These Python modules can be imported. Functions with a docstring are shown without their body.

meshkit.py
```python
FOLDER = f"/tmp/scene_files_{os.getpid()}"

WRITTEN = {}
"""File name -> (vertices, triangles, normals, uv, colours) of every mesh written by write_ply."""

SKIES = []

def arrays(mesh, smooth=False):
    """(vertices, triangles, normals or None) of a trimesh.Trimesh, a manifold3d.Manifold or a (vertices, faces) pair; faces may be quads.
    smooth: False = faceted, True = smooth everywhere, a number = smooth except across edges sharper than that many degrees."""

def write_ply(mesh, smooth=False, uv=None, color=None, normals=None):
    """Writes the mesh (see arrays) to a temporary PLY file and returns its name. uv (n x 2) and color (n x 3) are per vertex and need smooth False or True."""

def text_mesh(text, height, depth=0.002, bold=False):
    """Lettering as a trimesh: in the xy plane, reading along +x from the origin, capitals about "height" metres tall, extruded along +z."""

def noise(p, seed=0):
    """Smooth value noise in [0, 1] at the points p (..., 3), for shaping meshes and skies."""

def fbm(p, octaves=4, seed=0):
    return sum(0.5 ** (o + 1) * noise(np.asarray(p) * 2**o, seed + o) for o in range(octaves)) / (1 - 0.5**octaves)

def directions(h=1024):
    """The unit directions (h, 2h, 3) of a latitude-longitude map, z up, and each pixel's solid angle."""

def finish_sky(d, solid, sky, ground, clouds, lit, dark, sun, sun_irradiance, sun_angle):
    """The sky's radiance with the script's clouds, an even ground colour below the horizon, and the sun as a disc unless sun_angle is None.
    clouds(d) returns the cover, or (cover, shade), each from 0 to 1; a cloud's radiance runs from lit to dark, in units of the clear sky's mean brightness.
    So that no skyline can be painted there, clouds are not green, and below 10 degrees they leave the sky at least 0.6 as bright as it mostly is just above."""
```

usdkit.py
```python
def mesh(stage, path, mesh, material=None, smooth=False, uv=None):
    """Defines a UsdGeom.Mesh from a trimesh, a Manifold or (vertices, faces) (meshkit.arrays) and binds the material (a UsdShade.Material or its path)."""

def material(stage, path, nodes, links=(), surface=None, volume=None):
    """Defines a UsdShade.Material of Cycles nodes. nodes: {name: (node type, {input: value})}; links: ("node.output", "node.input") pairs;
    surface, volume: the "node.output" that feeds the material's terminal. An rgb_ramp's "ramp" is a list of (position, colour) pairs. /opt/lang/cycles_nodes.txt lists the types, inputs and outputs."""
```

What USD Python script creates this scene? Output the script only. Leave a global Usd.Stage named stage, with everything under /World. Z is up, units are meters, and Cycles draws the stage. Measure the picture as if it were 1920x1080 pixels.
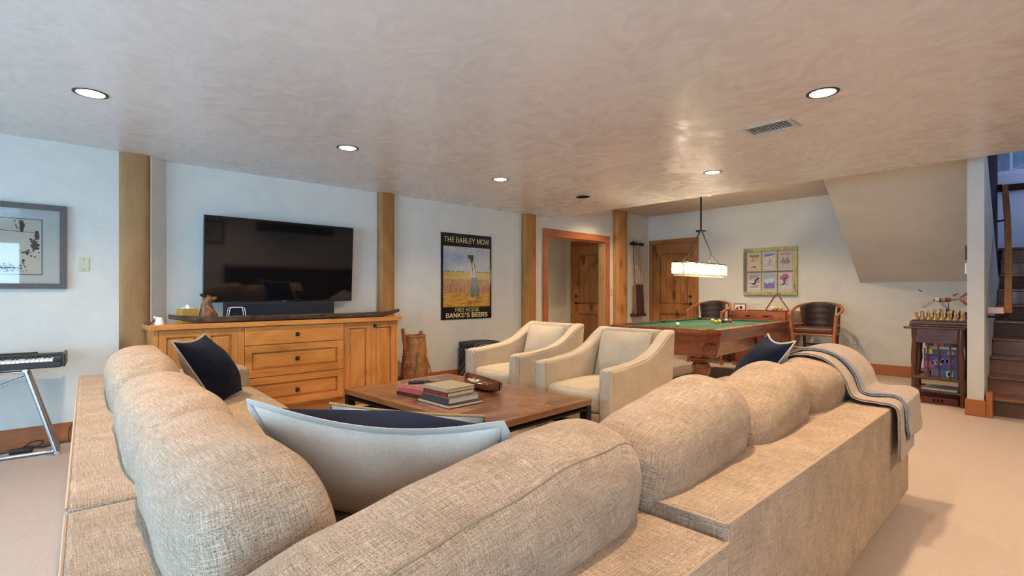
import math, random
import numpy as np, trimesh, manifold3d as m3, usdkit, meshkit
from shapely.geometry import Polygon, Point, LineString
from shapely.ops import unary_union
from pxr import Usd, UsdGeom, UsdLux, UsdShade, Gf, Sdf, Vt

stage = Usd.Stage.CreateInMemory()
UsdGeom.SetStageUpAxis(stage, 'Z')
UsdGeom.Xform.Define(stage, '/World')
UsdGeom.Scope.Define(stage, '/World/Looks')
PI = math.pi

# ---------------------------------------------------------------- camera
FW = np.array([.683, .7304]); FW /= np.linalg.norm(FW)
cam = UsdGeom.Camera.Define(stage, '/World/camera')
cam.CreateHorizontalApertureAttr(36.0); cam.CreateVerticalApertureAttr(20.25)
cam.CreateFocalLengthAttr(36.0 * 950 / 1920)
cam.CreateVerticalApertureOffsetAttr(8 * 36.0 / 1920)
cam.CreateClippingRangeAttr(Gf.Vec2f(.05, 200))
cam.AddTransformOp().Set(Gf.Matrix4d(FW[1], -FW[0], 0, 0, 0, 0, 1, 0, -FW[0], -FW[1], 0, 0, 0, 0, 1.22, 1))
cam.CreateExposureAttr(0.0)

# ---------------------------------------------------------------- daylight: sky dome plus the window areas that bring it in
dome = UsdLux.DomeLight.Define(stage, '/World/sky_light')
dome.CreateColorAttr(Gf.Vec3f(.50, .68, 1.0)); dome.CreateIntensityAttr(.8)

def rect_light(name, pos, facing, w, h, color, power):
    l = UsdLux.RectLight.Define(stage, '/World/' + name)
    l.CreateWidthAttr(w); l.CreateHeightAttr(h); l.CreateColorAttr(Gf.Vec3f(*color)); l.CreateIntensityAttr(power)
    z = -np.array(facing, float); z /= np.linalg.norm(z)
    x = np.cross([0, 0, 1], z); x /= np.linalg.norm(x); y = np.cross(z, x)
    l.AddTransformOp().Set(Gf.Matrix4d(*x, 0, *y, 0, *z, 0, *pos, 1))
DAY = (.44, .73, .97)
rect_light('daylight_back_window', (-1.75, -2.42, 1.15), (0, 1, 0), 3.1, 2.0, DAY, 11)
rect_light('daylight_left_window', (-3.75, 2.3, 1.1), (1, 0, 0), 4.0, 2.0, DAY, 15)
rect_light('daylight_stair_window', (9.75, -.95, 2.95), (0, 1, 0), 1.0, 1.3, (.20, .34, 1.0), 6)
LAMP = (1.0, .71, .43)         # the warm recessed lamps
LAMP_POWER = 1600.0
PENDANT_POWER = 240.0

# ---------------------------------------------------------------- helpers
_count = {}
def numbered(parent, name):
    k = (parent, name); n = _count.get(k, 0); _count[k] = n + 1
    return f'{parent}/{name}' if n == 0 else f'{parent}/{name}_{n:03d}'

MATRIX = {}
def tag(prim, label=None, cat=None, group=None, kind=None):
    p = prim.GetPrim() if hasattr(prim, 'GetPrim') else prim
    for k, v in (('label', label), ('category', cat), ('group', group), ('kind', kind)):
        if v: p.SetCustomDataByKey(k, v)
    return p

def thing(name, label, cat, loc=(0, 0, 0), rotz=0, group=None, kind=None, parent='/World'):
    path = numbered('/World', name)
    x = UsdGeom.Xform.Define(stage, path)
    x.AddTranslateOp().Set(Gf.Vec3d(*map(float, loc))); x.AddRotateZOp().Set(float(rotz))
    c, s = math.cos(math.radians(rotz)), math.sin(math.radians(rotz))
    MATRIX[path] = (np.array([[c, -s, 0], [s, c, 0], [0, 0, 1]]), np.array(loc, float))
    tag(x, label, cat, group, kind)
    return path

def vf(mesh):
    if isinstance(mesh, dict): return mesh['v'], mesh['f'], mesh.get('uv')
    if hasattr(mesh, 'to_mesh'):
        q = mesh.to_mesh(); return np.array(q.vert_properties[:, :3], float), np.array(q.tri_verts, int), None
    if isinstance(mesh, (tuple, list)):
        f = np.asarray(mesh[1], int)
        if f.shape[1] == 4: f = np.vstack([f[:, [0, 1, 2]], f[:, [0, 2, 3]]])
        return np.asarray(mesh[0], float), f, None
    return np.array(mesh.vertices), np.array(mesh.faces), None

def weld_normals(v, f, angle=180):
    """Smooth normals across vertices that share a place."""
    key = np.round(v * 20000).astype(np.int64)
    _, inv = np.unique(key, axis=0, return_inverse=True); inv = inv.ravel()
    fn = np.cross(v[f[:, 1]] - v[f[:, 0]], v[f[:, 2]] - v[f[:, 0]])
    acc = np.zeros((inv.max() + 1, 3))
    for k in range(3): np.add.at(acc, inv[f[:, k]], fn)
    n = acc[inv]; l = np.linalg.norm(n, axis=1, keepdims=True)
    return n / np.maximum(l, 1e-12)

def box_uv(mesh):
    """Splits a mesh by the main axis of each face and lays metres as uv."""
    v, f, _ = vf(mesh)
    n = np.cross(v[f[:, 1]] - v[f[:, 0]], v[f[:, 2]] - v[f[:, 0]])
    ax = np.abs(n).argmax(1); V, F, UV, at = [], [], [], 0
    for a in range(3):
        g = f[ax == a]
        if not len(g): continue
        u, inv = np.unique(g.ravel(), return_inverse=True)
        V.append(v[u]); F.append(inv.reshape(-1, 3) + at); at += len(u)
        o = [b for b in range(3) if b != a]
        UV.append(v[u][:, o] + a * .37)
    return dict(v=np.vstack(V), f=np.vstack(F), uv=np.vstack(UV))

def emit(path, mesh, material, smooth=False):
    v, f, uv = vf(mesh)
    used = np.unique(f)
    if len(used) < len(v):
        back = np.full(len(v), -1); back[used] = np.arange(len(used)); v, f = v[used], back[f]; uv = None if uv is None else uv[used]
    if uv is None: return usdkit.mesh(stage, path, (v, f), material, smooth=smooth)
    n = weld_normals(v, f)
    m = UsdGeom.Mesh.Define(stage, path)
    m.CreatePointsAttr(Vt.Vec3fArray.FromNumpy(v.astype(np.float32)))
    m.CreateFaceVertexCountsAttr(Vt.IntArray.FromNumpy(np.full(len(f), 3, np.int32)))
    m.CreateFaceVertexIndicesAttr(Vt.IntArray.FromNumpy(f.astype(np.int32).ravel()))
    m.CreateSubdivisionSchemeAttr('none')
    m.CreateNormalsAttr(Vt.Vec3fArray.FromNumpy(n.astype(np.float32))); m.SetNormalsInterpolation('vertex')
    UsdGeom.PrimvarsAPI(m).CreatePrimvar('st', Sdf.ValueTypeNames.TexCoord2fArray, 'vertex').Set(Vt.Vec2fArray.FromNumpy(np.asarray(uv, np.float32)))
    UsdShade.MaterialBindingAPI.Apply(m.GetPrim()).Bind(material)
    return m

def part(parent, name, mesh, material, smooth=30, world=False, label=None, kind=None):
    """A mesh under a thing (or under one of its parts); world=True: the mesh is given in world space. Returns its path."""
    if world:
        root = '/'.join(parent.split('/')[:3]); R, t = MATRIX[root]
        v, f, uv = vf(mesh); mesh = dict(v=(v - t) @ R, f=f, uv=uv)
    path = numbered(parent, name); m = emit(path, mesh, material, smooth)
    tag(m, label, None, None, kind)
    return path

def single(name, mesh, material, label, cat, group=None, smooth=30, kind=None):
    path = numbered('/World', name); tag(emit(path, mesh, material, smooth), label, cat, group, kind)
    MATRIX[path] = (np.eye(3), np.zeros(3))
    return path

def struct(name, mesh, material, smooth=False, label=None):
    path = numbered('/World', name); tag(emit(path, mesh, material, smooth), label, None, None, 'structure')
    MATRIX[path] = (np.eye(3), np.zeros(3))
    return path

def dup(src, loc, rotz=0, label=None, group=None, name=None):
    prim = stage.GetPrimAtPath(src); was = prim.GetCustomData()
    base = name or src.split('/')[-1]
    base = base[:-4] if base[-4:-3] == '_' and base[-3:].isdigit() else base
    path = thing(base, label or was.get('label'), was.get('category'), loc, rotz, group or was.get('group'))
    p = stage.GetPrimAtPath(path); p.GetReferences().AddInternalReference(src); p.SetInstanceable(True)
    return path

def join(*ms):
    V, F, at = [], [], 0
    for m in ms:
        v, f, _ = vf(m); V.append(v); F.append(f + at); at += len(v)
    return (np.vstack(V), np.vstack(F))

def xf(mesh, loc=(0, 0, 0), rot=(0, 0, 0), scale=1):
    """Euler degrees, x then y then z."""
    v, f, uv = vf(mesh); v = v * np.asarray(scale, float)
    for ax, a in zip('xyz', rot):
        if a:
            c, s = math.cos(math.radians(a)), math.sin(math.radians(a))
            R = {'x': [[1, 0, 0], [0, c, -s], [0, s, c]], 'y': [[c, 0, s], [0, 1, 0], [-s, 0, c]], 'z': [[c, -s, 0], [s, c, 0], [0, 0, 1]]}[ax]
            v = v @ np.array(R).T
    return dict(v=v + np.asarray(loc, float), f=f, uv=uv)

def bx(x0, y0, z0, x1, y1, z1, b=0.0):
    """Box between two corners, its edges cut by b."""
    lo, hi = np.minimum([x0, y0, z0], [x1, y1, z1]), np.maximum([x0, y0, z0], [x1, y1, z1])
    if b <= 0:
        m = trimesh.creation.box(hi - lo); m.apply_translation((lo + hi) / 2); return (np.array(m.vertices), np.array(m.faces))
    b = min(b, .49 * (hi - lo).min()); pts = []
    for sx in (0, 1):
        for sy in (0, 1):
            for sz in (0, 1):
                c = np.where([sx, sy, sz], hi, lo); d = np.where([sx, sy, sz], -b, b)
                for k in range(3):
                    q = c + d; q[k] = c[k]; pts.append(q)
    h = trimesh.convex.convex_hull(np.array(pts)); return (np.array(h.vertices), np.array(h.faces))

_oct = trimesh.creation.icosphere(2).vertices
def rbox(x0, y0, z0, x1, y1, z1, r=.03):
    """Box with round edges."""
    lo, hi = np.minimum([x0, y0, z0], [x1, y1, z1]), np.maximum([x0, y0, z0], [x1, y1, z1])
    r = min(r, .499 * (hi - lo).min())
    c = [[(lo + r)[k] if not (i >> k) & 1 else (hi - r)[k] for k in range(3)] for i in range(8)]
    h = trimesh.convex.convex_hull(np.vstack([_oct * r + np.array(q) for q in c])); return (np.array(h.vertices), np.array(h.faces))

def tube(pts, r, sides=8, caps=True):
    p = np.asarray(pts, float); n = len(p); r = np.broadcast_to(np.asarray(r, float), (n,))
    t = np.gradient(p, axis=0); t /= np.linalg.norm(t, axis=1, keepdims=True) + 1e-12
    a = np.cross(t[0], [0, 0, 1.0] if abs(t[0][2]) < .9 else [1.0, 0, 0]); a /= np.linalg.norm(a)
    A = []
    for i in range(n):
        a = a - t[i] * (a @ t[i]); a = a / np.linalg.norm(a); A.append(a)
    A = np.array(A); B = np.cross(t, A); g = np.arange(sides) * 2 * PI / sides
    v = (p[:, None] + r[:, None, None] * (np.cos(g)[None, :, None] * A[:, None] + np.sin(g)[None, :, None] * B[:, None])).reshape(-1, 3)
    f = []
    for i in range(n - 1):
        for j in range(sides):
            k = (j + 1) % sides; f += [[i * sides + j, i * sides + k, (i + 1) * sides + k], [i * sides + j, (i + 1) * sides + k, (i + 1) * sides + j]]
    if caps:
        v = np.vstack([v, p[0], p[-1]]); c0, c1 = n * sides, n * sides + 1
        for j in range(sides):
            k = (j + 1) % sides; f += [[c0, k, j], [c1, (n - 1) * sides + j, (n - 1) * sides + k]]
    return (v, np.array(f))

def curve(pts, n=24):
    """Catmull-Rom through the points."""
    p = np.asarray(pts, float); q = np.vstack([2 * p[0] - p[1], p, 2 * p[-1] - p[-2]]); out = []
    for u in np.linspace(0, len(p) - 1, n):
        i = min(int(u), len(p) - 2); t = u - i; a, b, c, d = q[i:i + 4]
        out.append(.5 * (2 * b + (c - a) * t + (2 * a - 5 * b + 4 * c - d) * t * t + (3 * b - a - 3 * c + d) * t ** 3))
    return np.array(out)

def lathe(prof, seg=20, loc=(0, 0, 0)):
    pr = np.asarray(prof, float); n = len(pr); g = np.arange(seg) * 2 * PI / seg
    v = np.stack([pr[:, :1] * np.cos(g), pr[:, :1] * np.sin(g), np.repeat(pr[:, 1:2], seg, 1)], -1).reshape(-1, 3); f = []
    for i in range(n - 1):
        for j in range(seg):
            k = (j + 1) % seg; f += [[i * seg + j, i * seg + k, (i + 1) * seg + k], [i * seg + j, (i + 1) * seg + k, (i + 1) * seg + j]]
    return (v + np.array(loc), np.array(f))

def prism(poly, h, z0=0.0):
    """Extrudes a shapely polygon (or points) upward."""
    if not hasattr(poly, 'geom_type'): poly = Polygon(poly)
    gs = getattr(poly, 'geoms', [poly])
    ms = [trimesh.creation.extrude_polygon(g, h, engine='earcut') for g in gs if g.area > 1e-9]
    m = trimesh.util.concatenate(ms); m.apply_translation([0, 0, z0]); return (np.array(m.vertices), np.array(m.faces))

def bevel_prism(pts, t, b):
    """Extrudes a ring of points by t in z with both rims drawn in by b."""
    p = np.asarray(pts, float)
    if Polygon(p).exterior.is_ccw is False: p = p[::-1]
    e = np.roll(p, -1, 0) - p; e /= np.linalg.norm(e, axis=1, keepdims=True); nrm = np.stack([-e[:, 1], e[:, 0]], 1)
    m = nrm + np.roll(nrm, 1, 0); m /= np.maximum((m * nrm).sum(1, keepdims=True), .35)
    q = p + m * b; n = len(p)
    L = [np.c_[q, np.zeros(n)], np.c_[p + m * b * .29, np.full(n, b * .29)], np.c_[p, np.full(n, b)], np.c_[p, np.full(n, t - b)], np.c_[p + m * b * .29, np.full(n, t - b * .29)], np.c_[q, np.full(n, t)]]
    f = []
    for i in range(5):
        for j in range(n):
            k = (j + 1) % n; f += [[i * n + j, i * n + k, (i + 1) * n + k], [i * n + j, (i + 1) * n + k, (i + 1) * n + j]]
    tv, tf = trimesh.creation.triangulate_polygon(Polygon(q), engine='earcut')
    d = ((tv[:, None] - q[None]) ** 2).sum(-1).argmin(1); tf = d[tf]
    a = q[tf]; w = (a[:, 1, 0] - a[:, 0, 0]) * (a[:, 2, 1] - a[:, 0, 1]) - (a[:, 1, 1] - a[:, 0, 1]) * (a[:, 2, 0] - a[:, 0, 0])
    tf = np.where((w > 0)[:, None], tf, tf[:, ::-1])
    return (np.vstack(L), np.vstack([np.array(f), tf[:, ::-1], tf + 5 * n]))

def place(mesh, o, U, V):
    """Lays a mesh of the xy plane on a wall: x along U, y along V, z along U x V."""
    v, f, uv = vf(mesh); U, V = np.asarray(U, float), np.asarray(V, float); N = np.cross(U, V)
    return dict(v=np.asarray(o, float) + v[:, :1] * U + v[:, 1:2] * V + v[:, 2:3] * N, f=f, uv=uv)
WA = ((1, 0, 0), (0, 0, 1))       # on the long wall, facing -y
WF = ((0, -1, 0), (0, 0, 1))      # on the far wall, facing -x
WN = ((0, 1, 0), (0, 0, 1))       # facing +x
WB = ((-1, 0, 0), (0, 0, 1))      # facing +y

def mani(mesh):
    v, f, _ = vf(mesh)
    return m3.Manifold(m3.Mesh(np.ascontiguousarray(v, np.float32), np.ascontiguousarray(f, np.uint32)))
def cut(mesh, *holes):
    m = mani(mesh)
    for h in holes: m = m - mani(h)
    return m

def puffbox(size, r, puff=(0, 0, 0), n=14, warp=None, expo=None):
    """Soft box centred on the origin with uv in metres on each face. expo (long, cross): a superellipsoid with its long axis first, for fat loose cushions."""
    h = np.asarray(size, float) / 2; r = min(r, h.min() * .98); V, F, UV, at = [], [], [], 0
    la = int(np.argmax(h)); ca = [k for k in range(3) if k != la]
    for a in range(3):
        b, c = [k for k in range(3) if k != a]
        for s in (-1, 1):
            nb, nc = [max(6, int(n * (2 * h[k]) / max(2 * h)) + 5) for k in (b, c)]
            gu, gv = np.sin(np.linspace(-PI / 2, PI / 2, nb)), np.sin(np.linspace(-PI / 2, PI / 2, nc))
            U, W = np.meshgrid(gu, gv, indexing='ij'); q = np.zeros(U.shape + (3,))
            q[..., b], q[..., c], q[..., a] = U * h[b], W * h[c], s * h[a]; k = q / h; w = 1 - k ** 2
            if expo:
                m, e = expo
                p = q / (((np.abs(k[..., ca[0]]) ** e + np.abs(k[..., ca[1]]) ** e) ** (m / e) + np.abs(k[..., la]) ** m) ** (1 / m))[..., None]
            else:
                inner = np.clip(q, -(h - r), h - r); d = q - inner; p = inner + r * d / np.linalg.norm(d, axis=-1, keepdims=True)
                p = p + np.stack([puff[0] * k[..., 0] * w[..., 1] * w[..., 2], puff[1] * k[..., 1] * w[..., 0] * w[..., 2], puff[2] * k[..., 2] * w[..., 0] * w[..., 1]], -1)
            i, j = np.meshgrid(np.arange(nb - 1), np.arange(nc - 1), indexing='ij'); o = (i * nc + j).ravel() + at
            quad = np.stack([o, o + nc, o + nc + 1, o + 1], 1)
            if (s > 0) != (a != 1): quad = quad[:, ::-1]
            V.append(p.reshape(-1, 3)); UV.append(np.stack([q[..., b], q[..., c]], -1).reshape(-1, 2) + [a * .31 + s * .17, a * .23])
            F += [quad[:, [0, 1, 2]], quad[:, [0, 2, 3]]]; at += nb * nc
    v = np.vstack(V)
    if warp is not None: v = warp(v)
    return dict(v=v, f=np.vstack(F), uv=np.vstack(UV))

def welt_ring(size, expo, at, warp, n=72):
    """The seam round a superellipsoid cushion, in the plane where the thin axis (y or x) stands at -at of its half."""
    h = np.asarray(size, float) / 2; la = int(np.argmax(h)); th = [k for k in (0, 1) if k != la][0]; m, e = expo; P = []
    for g in np.linspace(0, 2 * PI, n):
        d = np.zeros(3); d[la], d[2] = math.cos(g), math.sin(g); lo, hi = 0, 2
        for _ in range(30):
            s = (lo + hi) / 2; val = ((at ** e + abs(d[2] * s) ** e) ** (m / e) + abs(d[la] * s) ** m); lo, hi = (s, hi) if val < 1 else (lo, s)
        q = d * lo * h; q[th] = -at * h[th]; P.append(q)
    return warp(np.array(P))

def pillow(BL, BR, TR, TL, T, pinch=.07, n=22, flange=0.0, sag=.0, seed=1, bias=(1, 1)):
    """A knife-edge pillow spanned by four corners, front towards (BR-BL) x (TL-BL). Returns front, back and the rim points."""
    BL, BR, TR, TL = map(lambda q: np.asarray(q, float), (BL, BR, TR, TL))
    N = np.cross(BR - BL, TL - BL); N /= np.linalg.norm(N)
    g = np.sin(np.linspace(-PI / 2, PI / 2, n)); U, W = np.meshgrid(g, g, indexing='ij')
    def base(U, W):
        Us, Ws = U * (1 - pinch * (1 - W ** 2)), W * (1 - pinch * (1 - U ** 2)) - sag * (1 - U ** 2) * (W + 1) / 2
        a, b = (Us + 1)[..., None] / 2, (Ws + 1)[..., None] / 2
        return (1 - a) * (1 - b) * BL + a * (1 - b) * BR + a * b * TR + (1 - a) * b * TL
    P = base(U, W); th = T / 2 * np.clip((1 - U ** 2), 0, 1) ** .62 * np.clip((1 - W ** 2), 0, 1) ** .62
    th = th * (1 + .12 * (meshkit.noise(np.stack([U * 2.2, W * 2.2, U * 0 + seed], -1)) - .5))
    i, j = np.meshgrid(np.arange(n - 1), np.arange(n - 1), indexing='ij'); o = (i * n + j).ravel(); quad = np.stack([o, o + n, o + n + 1, o + 1], 1)
    L = np.linalg.norm(BR - BL), np.linalg.norm(TL - BL); uv = np.stack([(U + 1) / 2 * L[0], (W + 1) / 2 * L[1]], -1).reshape(-1, 2)
    tri = np.vstack([quad[:, [0, 1, 2]], quad[:, [0, 2, 3]]])
    front = dict(v=(P + bias[0] * th[..., None] * N).reshape(-1, 3), f=tri, uv=uv)
    back = dict(v=(P - bias[1] * th[..., None] * N).reshape(-1, 3), f=tri[:, ::-1], uv=uv)
    e = np.linspace(-1, 1, 24); o1 = np.ones(24)
    rim = np.vstack([base(e, -o1), base(o1, e)[1:], base(e[::-1], o1)[1:], base(-o1, e[::-1])[1:]])
    return front, back, rim, N

def rim_strip(rim, N, w, t):
    """A flat welt of width w and thickness t standing out from the rim."""
    c = rim.mean(0); n = len(rim) - 1; p = rim[:-1]
    tg = np.roll(p, -1, 0) - np.roll(p, 1, 0); out = np.cross(tg, N); out /= np.linalg.norm(out, axis=1, keepdims=True)
    if ((p - c) * out).sum() < 0: out = -out
    ring = [p + N * t * .5, p + out * w + N * t * .3, p + out * w - N * t * .3, p - N * t * .5]; f = []
    for a in range(4):
        b = (a + 1) % 4
        for j in range(n):
            k = (j + 1) % n; f += [[a * n + j, b * n + j, b * n + k], [a * n + j, b * n + k, a * n + k]]
    return (np.vstack(ring), np.array(f))
# ---------------------------------------------------------------- materials
def srgb(r, g, b): return tuple(((c / 255 + .055) / 1.055) ** 2.4 if c > 10 else c / 255 / 12.92 for c in (r, g, b))
def mk(name, nodes, links, surface='p.BSDF'):
    return usdkit.material(stage, '/World/Looks/' + name, nodes, links, surface=surface)
def plain(name, col, rough=.5, metal=0.0, **k):
    return mk(name, {'p': ('principled_bsdf', dict(base_color=col, roughness=rough, metallic=metal, **k))}, [])
def speckled(name, cols, scale, rough=.6, bump=0.0, stretch=(1, 1, 1), coord='object', detail=4, **k):
    """Noise between a few colours, with bump."""
    nodes = {'t': ('texture_coordinate', {}), 'm': ('mapping', {'scale': stretch}), 'n': ('noise_texture', {'scale': scale, 'detail': detail, 'roughness': .6}),
             'r': ('rgb_ramp', {'ramp': [(.3 + .4 * i / max(1, len(cols) - 1), c) for i, c in enumerate(cols)]}), 'p': ('principled_bsdf', dict(roughness=rough, **k))}
    links = [('t.' + coord, 'm.vector'), ('m.vector', 'n.vector'), ('n.fac', 'r.fac'), ('r.color', 'p.base_color')]
    if bump:
        nodes['b'] = ('bump', {'strength': bump, 'distance': .01}); links += [('n.fac', 'b.height'), ('b.normal', 'p.normal')]
    return mk(name, nodes, links)

def plaster(name, c1, c2, rough=.6, scale=1.4, bump=.25, streak=1.0, spec=.3):
    """Hand-trowelled plaster: drifting clouds of tone, sharper trowel marks, a soft sheen."""
    nodes = {'g': ('geometry', {}), 'm': ('mapping', {'scale': (1, .75, 1)}),
             'n1': ('noise_texture', {'scale': scale, 'detail': 8, 'roughness': .62, 'distortion': 1.1}),
             'n2': ('noise_texture', {'scale': scale * 4.2, 'detail': 6, 'roughness': .66, 'distortion': 2.2}),
             'r1': ('rgb_ramp', {'ramp': [(.32, c1), (.68, c2)]}),
             'r2': ('rgb_ramp', {'ramp': [(.52, (0, 0, 0)), (.60, (.5 * streak,) * 3), (.70, (0, 0, 0))]}),
             'mx': ('mix', {'mix_type': 'mix', 'color2': tuple(min(1, x * 1.16) for x in c2)}),
             'ro': ('map_range', {'from_min': .35, 'from_max': .65, 'to_min': rough - .1, 'to_max': rough + .12}),
             'b': ('bump', {'strength': bump, 'distance': .012}), 'p': ('principled_bsdf', {'specular_ior_level': spec})}
    return mk(name, nodes, [('g.position', 'm.vector'), ('m.vector', 'n1.vector'), ('m.vector', 'n2.vector'), ('n1.fac', 'r1.fac'), ('n2.fac', 'r2.fac'),
        ('r2.color', 'mx.fac'), ('r1.color', 'mx.color1'), ('mx.color', 'p.base_color'), ('n2.fac', 'ro.value'), ('ro.result', 'p.roughness'), ('n2.fac', 'b.height'), ('b.normal', 'p.normal')])

def wood(name, dark, mid, light, axis='x', scale=1.0, rough=.4, coat=0.0, knots=.5, bump=.05, coord='object', spec=.4):
    """Grain running along one axis of the object, with cloudy figure and a few knots."""
    st = {'x': (.9, 13, 13), 'y': (13, .9, 13), 'z': (13, 13, .9)}[axis]; s2 = {'x': (1, 3, 3), 'y': (3, 1, 3), 'z': (3, 3, 1)}[axis]; s3 = {'x': (1.1, 2.2, 2.2), 'y': (2.2, 1.1, 2.2), 'z': (2.2, 2.2, 1.1)}[axis]
    nodes = {'t': ('texture_coordinate', {}), 'o': ('object_info', {}), 'ov': ('combine_xyz', {'z': 1.7}), 'mul': ('math', {'math_type': 'multiply', 'value2': 9.0}), 'add': ('mix_vector', {'fac': (.5)}),
             'm1': ('mapping', {'scale': tuple(scale * x for x in st)}), 'm2': ('mapping', {'scale': tuple(scale * x for x in s2)}), 'm3': ('mapping', {'scale': tuple(scale * 2.3 * x for x in s3)}),
             'n1': ('noise_texture', {'scale': 2.6, 'detail': 6, 'roughness': .62, 'distortion': .6}), 'n2': ('noise_texture', {'scale': 1.3, 'detail': 4, 'roughness': .55, 'distortion': .8}),
             'v': ('voronoi_texture', {'scale': 1.0}),
             'k': ('rgb_ramp', {'ramp': [(.0, (min(1, knots * 1.4),) * 3), (.12, (knots,) * 3), (.30, (0, 0, 0))]}),
             'r1': ('rgb_ramp', {'ramp': [(.30, mid), (.52, light), (.66, mid), (.78, dark)]}), 'r2': ('rgb_ramp', {'ramp': [(.36, tuple(x * .48 for x in mid)), (.52, mid), (.66, tuple(x * 1.08 for x in light))]}),
             'mx': ('mix', {'fac': .5}), 'mk': ('mix', {'color2': dark}), 'b': ('bump', {'strength': bump, 'distance': .004}),
             'p': ('principled_bsdf', {'roughness': rough, 'coat_weight': coat, 'coat_roughness': .12, 'specular_ior_level': spec})}
    links = [('t.' + coord, 'm1.vector'), ('t.' + coord, 'm2.vector'), ('t.' + coord, 'm3.vector'), ('m1.vector', 'n1.vector'), ('m2.vector', 'n2.vector'), ('m3.vector', 'v.vector'), ('v.distance', 'k.fac'),
             ('n1.fac', 'r1.fac'), ('n2.fac', 'r2.fac'), ('r1.color', 'mx.color1'), ('r2.color', 'mx.color2'), ('mx.color', 'mk.color1'), ('k.color', 'mk.fac'), ('mk.color', 'p.base_color'), ('n1.fac', 'b.height'), ('b.normal', 'p.normal')]
    for k in ('o', 'ov', 'mul', 'add'): nodes.pop(k)
    return mk(name, nodes, links)

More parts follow.
